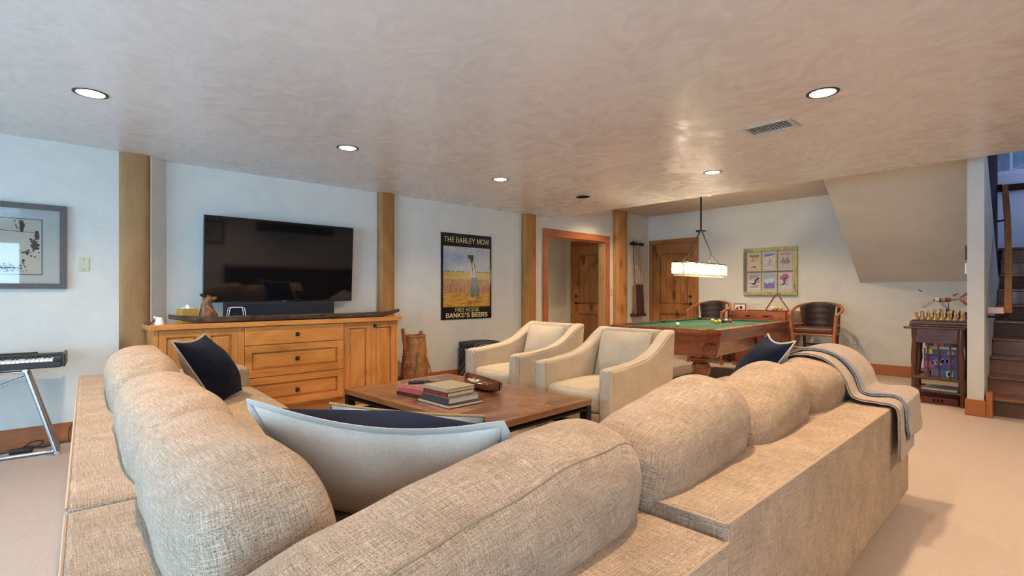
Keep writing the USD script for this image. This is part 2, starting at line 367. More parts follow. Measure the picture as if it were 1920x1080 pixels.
def weave(name, base, alt, fleck, size=1.0, amount=.5, rough=.9, bump=.5, sheen=.15, streak=.30):
    """Heathered cloth on uv metres: uneven threads both ways, short slub flecks, a fine basket relief."""
    s = 1 / size; nz = lambda d=2: ('noise_texture', {'scale': 1.0, 'detail': d, 'roughness': .55}); gr = lambda k: {'ramp': [(.25, (1 - k,) * 3), (.75, (1 + k * .75,) * 3)]}
    nodes = {'t': ('texture_coordinate', {}), 'ma': ('mapping', {'scale': (11 * s, 330 * s, 1)}), 'mb': ('mapping', {'scale': (330 * s, 11 * s, 1)}), 'mc': ('mapping', {'scale': (6, 6, 1)}),
             'mf': ('mapping', {'scale': (115 * s, 400 * s, 1)}), 'mg': ('mapping', {'scale': (400 * s, 115 * s, 1)}), 'mh': ('mapping', {'scale': (420 * s, 420 * s, 1)}),
             'na': nz(), 'nb': nz(), 'nc': nz(4), 'nf': nz(1.5), 'ng': nz(1.5), 'nh': nz(1),
             'ra': ('rgb_ramp', gr(streak)), 'rb': ('rgb_ramp', gr(streak)), 'rh': ('rgb_ramp', gr(streak * .8)), 'rc': ('rgb_ramp', {'ramp': [(.36, base), (.64, alt)]}),
             'rf': ('rgb_ramp', {'ramp': [(.585, (0, 0, 0)), (.68, (amount,) * 3)]}), 'rg': ('rgb_ramp', {'ramp': [(.585, (0, 0, 0)), (.68, (amount,) * 3)]}),
             'm1': ('mix', {'mix_type': 'multiply', 'fac': 1.0}), 'm2': ('mix', {'mix_type': 'multiply', 'fac': 1.0}), 'm3': ('mix', {'mix_type': 'multiply', 'fac': 1.0}), 'x1': ('mix', {'color2': fleck}), 'x2': ('mix', {'color2': tuple(.8 * a + .2 * b for a, b in zip(fleck, base))}),
             'h': ('math', {'math_type': 'add'}), 'h2': ('math', {'math_type': 'add'}), 'b': ('bump', {'strength': bump, 'distance': .003}),
             'p': ('principled_bsdf', {'roughness': rough, 'specular_ior_level': .15, 'sheen_weight': sheen, 'sheen_roughness': .5})}
    links = [('t.UV', k + '.vector') for k in ('ma', 'mb', 'mc', 'mf', 'mg', 'mh')] + [('m' + k + '.vector', 'n' + k + '.vector') for k in 'abcfgh'] + [('n' + k + '.fac', 'r' + k + '.fac') for k in 'abcfgh']
    links += [('rc.color', 'm1.color1'), ('ra.color', 'm1.color2'), ('m1.color', 'm2.color1'), ('rb.color', 'm2.color2'), ('m2.color', 'm3.color1'), ('rh.color', 'm3.color2'), ('m3.color', 'x1.color1'), ('rf.color', 'x1.fac'), ('x1.color', 'x2.color1'), ('rg.color', 'x2.fac'), ('x2.color', 'p.base_color'),
              ('na.fac', 'h.value1'), ('nb.fac', 'h.value2'), ('h.value', 'h2.value1'), ('nh.fac', 'h2.value2'), ('h2.value', 'b.height'), ('b.normal', 'p.normal')]
    return mk(name, nodes, links)

M = {}
M['wall'] = plaster('wall_plaster', (.60, .605, .57), (.67, .675, .635), rough=.75, bump=.10, streak=.25)
M['ceiling'] = plaster('ceiling_plaster', (.645, .62, .595), (.69, .67, .645), rough=.27, scale=.7, bump=.035, streak=.28, spec=.45)
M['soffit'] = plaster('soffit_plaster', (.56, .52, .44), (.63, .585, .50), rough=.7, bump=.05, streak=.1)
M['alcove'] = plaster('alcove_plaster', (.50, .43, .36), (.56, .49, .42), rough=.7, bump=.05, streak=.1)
M['carpet'] = speckled('carpet', [(.40, .33, .295), (.51, .43, .385)], 240, .95, .6, coord='object', specular_ior_level=.1)
M['post'] = wood('post_pine', (.15, .06, .016), (.36, .165, .045), (.46, .23, .07), 'z', .8, .55, knots=.6)
M['grey_post'] = wood('post_grey_pine', (.12, .06, .025), (.29, .155, .06), (.37, .21, .09), 'z', .7, .65, knots=.6)
M['honey_x'] = wood('honey_alder_x', (.28, .085, .016), (.55, .21, .045), (.69, .31, .085), 'x', 1.0, .32, .2, .5)
M['honey_z'] = wood('honey_alder_z', (.28, .085, .016), (.53, .20, .045), (.67, .30, .085), 'z', 1.0, .32, .2, .5)
M['door_z'] = wood('brown_alder_z', (.075, .024, .006), (.285, .115, .033), (.40, .18, .056), 'z', .9, .36, .15, .8)
M['door_x'] = wood('brown_alder_x', (.075, .024, .006), (.25, .098, .028), (.35, .15, .046), 'y', .9, .36, .15, .6)
M['trim_x'] = wood('fir_trim_x', (.20, .05, .012), (.36, .115, .035), (.44, .155, .05), 'x', 1.2, .4, .1, .2)
M['trim_y'] = wood('fir_trim_y', (.20, .05, .012), (.36, .115, .035), (.44, .155, .05), 'y', 1.2, .4, .1, .2)
M['trim_z'] = wood('fir_trim_z', (.20, .05, .012), (.36, .115, .035), (.44, .155, .05), 'z', 1.2, .4, .1, .2)
M['tan_z'] = wood('tan_jamb_z', (.20, .10, .035), (.40, .24, .09), (.50, .31, .13), 'z', 1.0, .5, 0, .3)
M['cherry_x'] = wood('cherry_x', (.075, .018, .007), (.21, .062, .025), (.29, .095, .04), 'x', 1.2, .22, .5, .2)
M['cherry_y'] = wood('cherry_y', (.075, .018, .007), (.21, .062, .025), (.29, .095, .04), 'y', 1.2, .22, .5, .2)
M['cherry_z'] = wood('cherry_z', (.075, .018, .007), (.21, .062, .025), (.29, .095, .04), 'z', 1.2, .22, .5, .2)
M['log_dark'] = wood('dark_log', (.022, .009, .005), (.075, .028, .014), (.12, .047, .024), 'z', 1.4, .4, .2, .3)
M['log_dark_y'] = wood('dark_log_y', (.022, .009, .005), (.075, .028, .014), (.12, .047, .024), 'y', 1.4, .35, .2, .3)
M['hickory'] = wood('hickory_pole', (.12, .035, .012), (.30, .10, .035), (.40, .15, .055), 'z', 1.2, .4, .2, .3)
M['stair_y'] = wood('stair_fir_y', (.05, .015, .006), (.20, .075, .03), (.30, .12, .05), 'y', 1.1, .38, .2, .3)
M['stair_dark'] = wood('stair_dark_y', (.025, .011, .007), (.085, .04, .026), (.14, .07, .045), 'y', 1.1, .5, 0, .2)
M['rail'] = wood('rail_fir', (.22, .06, .012), (.46, .17, .045), (.56, .23, .07), 'z', 1.2, .35, .3, .3)
M['dark_stringer'] = wood('dark_stringer', (.010, .005, .003), (.035, .015, .009), (.055, .025, .015), 'z', 1.2, .85, 0, .2, spec=.08)
M['trough'] = wood('weathered_trough', (.018, .011, .007), (.085, .055, .036), (.19, .135, .095), 'x', 2.6, .75, 0, .6, .6, spec=.2)
M['bowl'] = wood('bowl_wood', (.04, .012, .006), (.15, .05, .022), (.21, .08, .038), 'y', 2.0, .35, .2, .2)
M['black_metal'] = plain('black_metal', (.012, .011, .011), .45, .6)
M['bronze'] = plain('bronze', (.05, .045, .038), .4, .8)
M['chrome'] = speckled('brushed_aluminium', [(.50, .53, .58), (.62, .65, .70)], 30, .32, stretch=(1, 1, .1), metallic=1.0)
M['white_plastic'] = plain('white_plastic', (.78, .80, .82), .35)
M['black_plastic'] = plain('black_plastic', (.012, .012, .014), .4)
M['dark_grey'] = plain('dark_grey_plastic', (.028, .029, .032), .5, specular_ior_level=.3)
M['screen'] = plain('screen_glass', (.006, .0055, .006), .04, 0, ior=1.55)
M['cable'] = plain('cable_rubber', (.010, .010, .011), .6)
M['almond'] = plain('almond_plastic', (.55, .54, .40), .45)
M['white_paint'] = plain('white_paint', (.72, .72, .70), .5)
M['register'] = plain('register_paint', (.50, .53, .50), .5)
M['reflector'] = plain('lamp_reflector', (.85, .84, .82), .25, .2)
M['lamp'] = mk('lamp_glow', {'e': ('emission', {'color': LAMP, 'strength': LAMP_POWER})}, [], 'e.emission')
M['pendant_glow'] = mk('pendant_glow', {'e': ('emission', {'color': (1.0, .80, .56), 'strength': PENDANT_POWER})}, [], 'e.emission')
M['window_glass'] = mk('window_glass', {'f': ('fresnel', {'IOR': 1.45}), 'a': ('transparent_bsdf', {'color': (.95, .97, .98)}), 'b': ('glossy_bsdf', {'roughness': .02, 'color': (1, 1, 1)}), 'x': ('mix_closure', {})},
    [('f.fac', 'x.fac'), ('a.BSDF', 'x.closure1'), ('b.BSDF', 'x.closure2')], 'x.closure')
M['pendant_glass'] = mk('pendant_glass', {'f': ('fresnel', {'IOR': 1.6}), 'a': ('transparent_bsdf', {'color': (.97, .95, .9)}), 'd': ('translucent_bsdf', {'color': (.9, .86, .78)}), 'b': ('glossy_bsdf', {'roughness': .12, 'color': (1, 1, 1)}),
    'y': ('mix_closure', {'fac': .48}), 'x': ('mix_closure', {})}, [('a.BSDF', 'y.closure1'), ('d.BSDF', 'y.closure2'), ('f.fac', 'x.fac'), ('y.closure', 'x.closure1'), ('b.BSDF', 'x.closure2')], 'x.closure')
M['sofa'] = weave('sofa_tweed', (.415, .308, .218), (.50, .378, .278), (.065, .04, .026), .85, .85, bump=.6, streak=.42)
M['sofa_welt'] = plain('sofa_welt', (.27, .195, .135), .95)
M['chair_linen'] = weave('armchair_linen', (.57, .48, .36), (.64, .55, .425), (.40, .32, .22), .45, .4, bump=.25, streak=.16)
M['pillow_linen'] = weave('pillow_linen', (.56, .49, .41), (.62, .555, .475), (.40, .34, .27), .42, .3, bump=.25, streak=.14)
M['pillow_trim'] = weave('pillow_blue_linen', (.44, .425, .40), (.50, .485, .455), (.36, .35, .33), .4, .2, bump=.2, streak=.10)
M['pillow_cream'] = weave('pillow_cream', (.66, .60, .50), (.72, .67, .57), (.5, .43, .33), .4, .2, bump=.2, streak=.10)
M['gold_cord'] = speckled('gold_cord', [(.20, .13, .06), (.34, .24, .11)], 150, .8, .3)
M['velvet_navy'] = mk('navy_velvet', {'t': ('texture_coordinate', {}), 'n': ('noise_texture', {'scale': 9, 'detail': 4}), 'r': ('rgb_ramp', {'ramp': [(.35, (.005, .007, .015)), (.65, (.009, .013, .028))]}),
    'p': ('principled_bsdf', {'roughness': .85, 'specular_ior_level': .1, 'sheen_weight': .10, 'sheen_roughness': .35, 'sheen_tint': (.22, .34, .65)})}, [('t.UV', 'n.vector'), ('n.fac', 'r.fac'), ('r.color', 'p.base_color')])
M['throw'] = weave('throw_wool', (.36, .275, .22), (.43, .34, .275), (.22, .18, .165), .7, .6, bump=.7, sheen=.4)
M['throw_blue'] = weave('throw_blue_border', (.17, .19, .25), (.23, .25, .32), (.33, .31, .32), .7, .6, bump=.8, sheen=.4)
# ---------------------------------------------------------------- the room
YL, YT, XF = 5.53, 5.66, 9.11        # left stretch of the long wall, its recessed stretch, far wall
struct('floor', bx(-3.64, -2.34, -.08, 10.5, 7.2, 0), M['carpet'])

def post_plan(x0, x1, yf, yb, n=11):
    g = np.linspace(0, PI, n); c, w = (x0 + x1) / 2, (x1 - x0) / 2
    return [(c + w, yb)] + [(c + w * math.copysign(abs(math.cos(a)) ** .55, math.cos(a)), yf + .055 - .055 * math.sin(a) ** .8) for a in g] + [(c - w, yb)]
POSTS = [(.502, .742, 5.505, 5.66, 2.44, 'grey_post', 'broad weathered timber post between the framed sketch and the wall television'),
         (3.03, 3.24, 5.575, 5.74, 2.44, 'post', 'straight pine post just right of the wall television'),
         (5.49, 5.755, 5.565, 5.74, 2.44, 'post', 'knotty round pine post between the pub poster and the open doorway'),
         (7.89, 8.23, 5.545, 5.74, 2.76, 'post', 'amber round pine post between the open doorway and the cue rack')]
plan = Polygon([(-3.64, YL), (.742, YL), (.745, YL + .005), (.875, YT), (9.25, YT), (9.25, 5.80), (-3.64, 5.80)])
for x0, x1, yf, yb, h, m, lab in POSTS:
    pl = Polygon(post_plan(x0, x1, yf, yb)); plan = plan.difference(pl.buffer(.001))
    post_mesh = prism(pl, h)
    single('timber_post', dict(v=post_mesh[0], f=post_mesh[1], uv=None), M[m], lab, 'post', smooth=40)
left_half = plan.intersection(Polygon([(-9, 0), (6.2, 0), (6.2, 9), (-9, 9)])); right_half = plan.intersection(Polygon([(6.2, 0), (12, 0), (12, 9), (6.2, 9)]))
DO = bx(6.0855, 5.5, -.1, 7.651, 6.0, 2.1425)
front = cut(prism(left_half, 2.44), DO) + cut(prism(right_half, 2.90), DO)
struct('wall_front', front, M['wall'])
struct('wall_far', cut(bx(XF, .47, 0, XF + .14, 5.80, 2.90), bx(XF - .1, 4.667, -.1, XF + .3, 5.546, 2.177), bx(XF - .1, .3, 1.42, XF + .3, 2.01, 3.2)), M['wall'])
# windows behind the camera let the daylight in
struct('wall_back', cut(bx(-3.64, -2.34, 0, 6.9, -2.2, 2.76), bx(-3.3, -2.5, .10, -.2, -2.0, 2.2)), M['wall'])
struct('wall_left', cut(bx(-3.64, -2.34, 0, -3.5, 5.80, 2.76), bx(-3.8, .25, .06, -3.3, 4.35, 2.16)), M['wall'])
def window(name, o, U, W, H, cols, rows):
    t = '/World/' + name; UsdGeom.Xform.Define(stage, t); tag(stage.GetPrimAtPath(t), None, None, None, 'structure'); MATRIX[t] = (np.eye(3), np.zeros(3)); ax = (U, (0, 0, 1))
    fr = join(bx(0, 0, 0, W, .06, .10), bx(0, H - .06, 0, W, H, .10), bx(0, .06, 0, .06, H - .06, .10), bx(W - .06, .06, 0, W, H - .06, .10))
    part(t, 'frame', place(fr, o, *ax), M['white_paint'], False)
    for i in range(1, cols): part(t, 'muntin', place(bx(W * i / cols - .014, .06, .02, W * i / cols + .014, H - .06, .07), o, *ax), M['white_paint'], False)
    for j in range(1, rows): part(t, 'muntin', place(bx(.06, H * j / rows - .012, .022, W - .06, H * j / rows + .012, .068), o, *ax), M['white_paint'], False)
    part(t, 'pane', place(bx(.055, .055, .042, W - .055, H - .055, .046), o, *ax), M['window_glass'], False)
window('window_1', (-.2, -2.32, .10), (-1, 0, 0), 3.1, 2.1, 6, 4)
window('window_2', (-3.62, .25, .06), (0, 1, 0), 4.1, 2.1, 8, 4)
struct('wall_right', bx(6.9, -2.34, 0, 7.04, -.94, 2.76), M['wall'])

DOWN = [(.235, 4.034), (1.91, 4.075), (3.642, 4.08), (5.084, 4.11), (5.007, 2.37), (3.503, .965), (1.80, .93), (3.4, -1.1), (5.3, -.6), (1.6, -1.1), (.235, 2.28), (-.9, -.9)]
slab = Polygon([(-3.64, -2.34), (6.9, -2.34), (6.9, -.94), (6.2, -.94), (6.2, 5.80), (-3.64, 5.80)])
for x, y in DOWN: slab = slab.difference(Point(x, y).buffer(.078, 10))
VENT = (3.83, 1.262, 4.085, 1.605)
slab = slab.difference(Polygon([(VENT[0] + .03, VENT[1] + .03), (VENT[2] - .03, VENT[1] + .03), (VENT[2] - .03, VENT[3] - .03), (VENT[0] + .03, VENT[3] - .03)]))
struct('ceiling', prism(slab, .32, 2.44), M['ceiling'])
ALC = [(7.3, 2.55), (7.1, 4.9), (7.75, 3.75), (6.55, 2.3)]
alc = Polygon([(6.2, .59), (9.11, .59), (9.11, 5.66), (6.2, 5.66)]).difference(Polygon([(7.19, 0), (9.2, 0), (9.2, 2.01), (7.19, 2.01)]))
for x, y in ALC: alc = alc.difference(Point(x, y).buffer(.078, 10))
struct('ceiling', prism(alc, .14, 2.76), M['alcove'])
# under the upper flight of stairs the ceiling slopes
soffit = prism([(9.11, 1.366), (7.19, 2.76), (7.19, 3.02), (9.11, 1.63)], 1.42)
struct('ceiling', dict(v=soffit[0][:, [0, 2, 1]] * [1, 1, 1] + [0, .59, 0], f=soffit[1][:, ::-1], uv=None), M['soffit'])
# the wall between the two flights, seen end on, plaster below and dark boards above the slope
def xz(poly, y0, y1):
    v, f = prism(poly, y1 - y0); return (v[:, [0, 2, 1]] + [0, y0, 0], f[:, ::-1])
struct('wall_stair', xz([(6.76, 0), (9.1, 0), (9.1, 1.0), (6.90, 2.79), (6.90, 3.3), (6.76, 3.3)], .465, .59), M['wall'])
struct('trim', xz([(6.92, 2.78), (8.58, 1.43), (8.58, 4.4), (6.92, 4.4)], .47, .585), M['dark_stringer'], label='dark board balustrade above the sloped stair wall')
struct('wall_stair_side', cut(bx(6.9, -.94, 0, 10.44, -.8, 4.7), bx(9.25, -1, 2.35, 10.2, -.7, 3.6)), M['wall'])
struct('wall_landing', cut(bx(10.3, -.8, 0, 10.44, 2.15, 4.7), bx(10.2, -.55, 2.93, 10.5, 1.4, 3.9)), M['wall'])
struct('wall_upper', join(bx(6.06, -.94, 2.77, 6.2, 2.15, 4.7), bx(6.2, 2.01, 2.91, 10.3, 2.15, 4.7), bx(9.26, 2.01, 0, 10.3, 2.15, 2.905)), M['wall'])
struct('ceiling', bx(6.06, -.94, 4.7, 10.44, 2.15, 4.8), M['wall'])
# window over the landing: sill, frame and the snowy bank outside it
window('window_3', (10.42, 1.4, 2.93), (0, -1, 0), 1.95, .97, 2, 1)
hill_g = np.meshgrid(np.linspace(11.0, 13.5, 40), np.linspace(-2.5, 3.5, 70), indexing='ij')
hz = 1.9 + (hill_g[0] - 11) * 1.5 + .45 * (meshkit.fbm(np.stack([hill_g[0] * 2.5, hill_g[1] * 2.5, hill_g[0] * 0], -1), 4, 5) - .5)
ii, jj = np.meshgrid(np.arange(39), np.arange(69), indexing='ij'); o = (ii * 70 + jj).ravel()
hq = np.stack([o, o + 70, o + 71, o + 1], 1)
M['snow_bank'] = speckled('snowy_bank', [(.02, .03, .05), (.06, .08, .12), (.09, .11, .16), (.40, .44, .5)], 3.2, .9, .5, detail=8)
single('snowy_bank', (np.stack([hill_g[0], hill_g[1], hz], -1).reshape(-1, 3), hq), M['snow_bank'], 'blue-grey snowy bank outside the window over the stair landing', 'bank', smooth=True)

# baseboards
def bb(name, *boxes, m='trim_x'): struct(name, join(*[bx(*b, b=.004) for b in boxes]), M[m])
bb('baseboard_front', (-3.49, YL - .016, 0, .50, YL - .001, .155), (3.27, YT - .016, 0, 5.485, YT - .001, .155), (5.76, YT - .016, 0, 5.965, YT - .001, .155), (7.775, YT - .016, 0, 7.885, YT - .001, .155), (8.235, YT - .016, 0, 9.10, YT - .001, .155))
bb('baseboard_far', (XF - .017, .60, 0, XF - .001, 4.575, .155), m='trim_y')
bb('baseboard_stair', (6.742, .452, 0, 6.757, .605, .16), (6.76, .592, 0, 9.08, .607, .155), m='trim_y')

# casings of the doorway and of the far door
tr = '/World/trim_1'
def casing(name, o, ax, w, h, cw, mats):
    t = '/World/' + name; UsdGeom.Xform.Define(stage, t); tag(stage.GetPrimAtPath(t), None, None, None, 'structure'); MATRIX[t] = (np.eye(3), np.zeros(3))
    part(t, 'side_casing', place(bx(0, 0, .001, cw, h - cw, .022, .003), o, *ax), M[mats[0]]); part(t, 'side_casing', place(bx(w - cw, 0, .001, w, h - cw, .022, .003), o, *ax), M[mats[0]])
    part(t, 'head_casing', place(bx(0, h - cw, .001, w, h, .026, .003), o, *ax), M[mats[1]])
    return t
t = casing('trim_1', (5.967, YT, 0), WA, 1.802, 2.26, .118, ('trim_z', 'trim_x'))
part(t, 'jamb', bx(6.086, YT + .001, 0, 6.100, 5.80, 2.12, .002), M['trim_z']); part(t, 'jamb', bx(7.630, YT + .001, 0, 7.6505, 5.80, 2.12, .002), M['tan_z'], label='pale tan jamb board')
part(t, 'head_jamb', bx(6.086, YT + .001, 2.1205, 7.6505, 5.80, 2.142, .002), M['trim_x'])
t = casing('trim_2', (XF, 5.632, 0), WF, 1.051, 2.262, .088, ('door_z', 'door_x'))
for b in ((XF + .001, 5.5395, 0, XF + .14, 5.5458, 2.1765), (XF + .001, 4.6672, 0, XF + .14, 4.6748, 2.1765), (XF + .001, 4.675, 2.1692, XF + .14, 5.5392, 2.1768)): part(t, 'jamb', bx(*b), M['door_z'])
t = casing('trim_3', (8.05, 6.82, 0), WF, 1.02, 2.26, .10, ('door_z', 'door_x'))

def plank_door(name, o, ax, W, H, hinge=1, handle_side=1):
    """Two-panel door: square lower panel, arched upper panel, both of upright boards."""
    t = '/World/' + name; UsdGeom.Xform.Define(stage, t); tag(stage.GetPrimAtPath(t), None, None, None, 'structure'); MATRIX[t] = (np.eye(3), np.zeros(3))
    st, lo0, lo1, up0, up1, rise = .125, .22, .80, .98, H - .24, .07
    a = np.linspace(0, PI, 13); arch = [(W / 2 + (W / 2 - st) * math.cos(q), up1 + rise * math.sin(q)) for q in a]
    low = Polygon([(st, lo0), (W - st, lo0), (W - st, lo1), (st, lo1)]); up = Polygon([(st, up0), (W - st, up0)] + arch)
    leaf = Polygon([(0, .005), (W, .005), (W, H), (0, H)]).difference(low).difference(up)
    part(t, 'leaf', place(prism(leaf, .045), o, *ax), M['door_z'], 20)
    for pan in (low, up):
        x0, y0, x1, y1 = pan.bounds; ns = 4
        part(t, 'panel_back', place(prism(pan.buffer(.004), .010, .001), o, *ax), M['door_z'], 20)
        part(t, 'bead', place(prism(pan.buffer(-.001).difference(pan.buffer(-.016)), .022, .012), o, *ax), M['door_z'], 20)
        for k in range(ns):
            q = pan.buffer(-.030).intersection(Polygon([(x0 + (x1 - x0) * k / ns + .003, y0), (x0 + (x1 - x0) * (k + 1) / ns - .003, y0), (x0 + (x1 - x0) * (k + 1) / ns - .003, y1), (x0 + (x1 - x0) * k / ns + .003, y1)]))
            part(t, 'plank', place(prism(q, .020, .0112), o, *ax), M['door_z'], 20)
    hx = W - .07 if handle_side > 0 else .07
    hd = part(t, 'rose', place(prism(Point(hx, 1.0).buffer(.03), .012, .0455), o, *ax), M['bronze'])
    part(t, 'lever', place(xf(tube([(hx, 1.0, .055), (hx, 1.0, .10), (hx - handle_side * .03, 1.0, .105), (hx - handle_side * .12, .995, .10)], .011)), o, *ax), M['bronze'])
    part(t, 'deadbolt', place(prism(Point(hx, 1.14).buffer(.026), .02, .0455), o, *ax), M['bronze'])
plank_door('door_1', (XF + .047, 5.538, 0), WF, .862, 2.168)
plank_door('door_2', (8.055, 6.718, 0), WF, .815, 2.155, handle_side=-1)
# the passage beyond the doorway
struct('wall_passage_end', bx(5.86, 7.0, 0, 8.2, 7.14, 2.6), M['wall'])
struct('wall_passage_right', bx(8.1, 5.801, 0, 8.24, 7.0, 2.6), M['wall'])
struct('wall_passage_left', bx(5.72, 5.801, 0, 5.86, 7.14, 2.6), M['wall'])
struct('ceiling', cut(bx(5.86, 5.801, 2.46, 8.1, 7.0, 2.6), xf(prism(Point(0, 0).buffer(.078, 10), .4), (6.7, 6.4, 2.4))), M['wall'])

# ---------------------------------------------------------------- recessed lamps, ceiling grille
LABELS = ['bright recessed ceiling lamp nearest the left wall', 'recessed ceiling lamp with a dim cone, above the television', 'bright recessed ceiling lamp in front of the pub poster', 'unlit black recessed ceiling can near the doorway',
          'bright recessed ceiling lamp nearest the pool table pendant', 'bright recessed ceiling lamp next to the ceiling grille'] + ['recessed ceiling lamp just above the top edge of the view', 'recessed ceiling lamp behind the camera, nearest the stair side', 'recessed ceiling lamp over the open floor right of the sofa back', 'recessed ceiling lamp behind the camera, nearest the garden windows', 'recessed ceiling lamp over the left run of the sofa, above the view', 'recessed ceiling lamp behind the camera to the left']
can = lathe([(.074, -.001), (.070, .0), (.058, .045), (.046, .085), (.0, .087)], 28); ring = lathe([(.0715, .0), (.0715, -.004), (.088, -.004), (.0895, .0)], 32)
def downlight(x, y, z, lab, on=True, dim=False, hole=True):
    t = thing('recessed_light', lab, 'ceiling lamp', (x, y, z))
    part(t, 'trim_ring', ring, M['bronze'] if on else M['black_metal'], 40)
    part(t, 'reflector', can, M['reflector'] if on else M['black_metal'], 40)
    if on: part(t, 'bulb', lathe([(.052, .050), (.045, .046), (.0, .043)] if not dim else [(.030, .070), (.022, .058), (.0, .054)], 24), M['lamp'], 40)
for k, (x, y) in enumerate(DOWN): downlight(x, y, 2.44, LABELS[k], k != 3, k == 1)
downlight(6.7, 6.4, 2.46, 'recessed lamp in the passage ceiling beyond the open doorway', True, True)
for k, (x, y) in enumerate(ALC): downlight(x, y, 2.76, 'recessed lamp in the raised ceiling over the pool table, ' + ('nearest the sloped ceiling', 'nearest the cue rack', 'nearest the framed ski posters', 'nearest the chess table')[k])
t = thing('ceiling_grille', 'pale grey rectangular air grille in the ceiling beside a lamp', 'air vent', ((VENT[0] + VENT[2]) / 2, (VENT[1] + VENT[3]) / 2, 2.44))
w, d = (VENT[2] - VENT[0]) / 2, (VENT[3] - VENT[1]) / 2
part(t, 'frame', join(bx(-w, -d, -.008, w, -d + .03, -.0005, .002), bx(-w, d - .03, -.008, w, d, -.0005, .002), bx(-w, -d + .03, -.008, -w + .03, d - .03, -.0005, .002), bx(w - .03, -d + .03, -.008, w, d - .03, -.0005, .002)), M['register'])
part(t, 'duct', bx(-w + .032, -d + .032, .05, w - .032, d - .032, .055), M['dark_grey'])
for k in range(12):
    yy = -d + .045 + k * (2 * d - .09) / 11
    part(t, 'vane', xf(bx(-w + .032, -.0095, -.001, w - .032, .0095, .001), (0, yy, .003), (32, 0, 0)), M['register'])
# ---------------------------------------------------------------- the sectional sofa, three linked sections
def soft(p, size, r, puff, seed=0, amp=.012, n=26, rot=(0, 0, 0), expo=None):
    rnd = np.array([seed * 3.1, seed * 1.7, seed * .9])
    def warp(v):
        d = np.stack([meshkit.fbm(v * 3.2 + rnd + k * 11, 3, seed) - .5 for k in range(3)], -1); return v + d * 2 * amp
    return xf(puffbox(size, r, puff, n, warp, expo), p, rot)
def seam(path, r=.004): return tube(path, r, 5)
SOFA = thing('sectional_sofa', 'large L-shaped sectional sofa in beige flecked tweed with loose back cushions', 'sofa', (0, 0, 0))
SECT = [(0, 0, 0), 0]
def sp(name, mesh, mat=None): return part(SOFA, name, xf(mesh, SECT[0], (0, 0, SECT[1])), mat or M['sofa'])
def section(loc, rot=0): SECT[0], SECT[1] = loc, rot
def feet(pts):
    for x, y in pts:
        v, f, _ = vf(bx(-.025, -.025, 0, .025, .025, .08)); v = v * np.where(v[:, 2:] < .03, .75, 1.0); v[:, 2] = np.where(v[:, 2] < .03, 0, .08)
        sp('foot', (v + [x, y, 0], f), M['black_metal'])
EXPO = (4.6, 2.7)
def back_cushion(p, size, seed, rot, long='x', n=34, amp=.02):
    rnd = np.array([seed * 3.1, seed * 1.7, seed * .9])
    def warp(v): return v + np.stack([meshkit.fbm(v * 3.2 + rnd + k * 11, 3, seed) - .5 for k in range(3)], -1) * 2 * amp
    q = sp('back_cushion', xf(puffbox(size, .1, (0, 0, 0), n, warp, EXPO), p, rot))
    if seed != 7: return
    w = xf((welt_ring(size, EXPO, .55, warp), np.zeros((1, 3), int)), p, rot)['v']; w = xf((w, np.zeros((1, 3), int)), SECT[0], (0, 0, SECT[1]))['v']
    part(q, 'welt', tube(w, .0026, 6, False), M['sofa_welt'], 60)
# right-hand section along the camera side
section((1.30, .575, 0))
sp('back_frame', box_uv(rbox(0, 0, .068, 2.39, .305, .622, .018)))
sp('arm', box_uv(rbox(2.12, .306, .05, 2.39, 1.08, .61, .03)))
sp('seat_base', box_uv(rbox(.004, .306, .06, 2.115, 1.04, .29, .02)))
for k in range(3): sp('seat_cushion', soft((.358 + k * .705, .70, .375), (.70, .76, .17), .05, (0, .012, .02), 20 + k, .004, 18))
for k, (x, y, z, L, T, H) in enumerate([(.365, .37, .648, .80, .34, .43), (1.10, .375, .632, .77, .34, .43), (1.80, .38, .64, .68, .34, .42)]):
    back_cushion((x, y, z), (L, T, H), 3 + k, (10, (-7, -10, -2)[k], (2, 1, 1)[k]))
sp('seam', seam([(.006, .006, .616), (1.2, .003, .617), (2.384, .006, .616)]))
sp('seam', seam([(.006, .006, .616), (.004, .15, .617), (.006, .30, .616)]))
feet([(.08, .06), (2.32, .06), (2.32, 1.0), (.08, 1.0)])
# corner section at the camera's feet
section((.025, .56, 0))
sp('back_frame', box_uv(rbox(0, 0, .05, 1.262, .30, .588, .022)))
q = xf(rbox(0, -1.03, .05, .27, -.005, .615, .022), (.027, 1.306, 0), (0, 0, -3.05)); sp('back_frame', box_uv((q['v'], q['f'])))
sp('seat_base', box_uv(rbox(.272, .302, .06, 1.262, 1.30, .29, .02)))
sp('seat_cushion', soft((.77, .80, .375), (.99, .99, .17), .05, (0, 0, .02), 31, .004, 18))
back_cushion((.66, .345, .595), (1.20, .35, .42), 7, (10, -8, 3), n=46)
back_cushion((.33, .92, .645), (.33, .88, .43), 8, (0, -9, 0), n=40)
sp('seam', seam([(.03, 1.29, .609), (-.005, .6, .610), (-.02, .30, .609)])); sp('seam', seam([(.004, .01, .583), (.6, .003, .583), (1.255, .005, .583)]))
feet([(.06, .06), (1.2, .06), (.06, 1.22)])
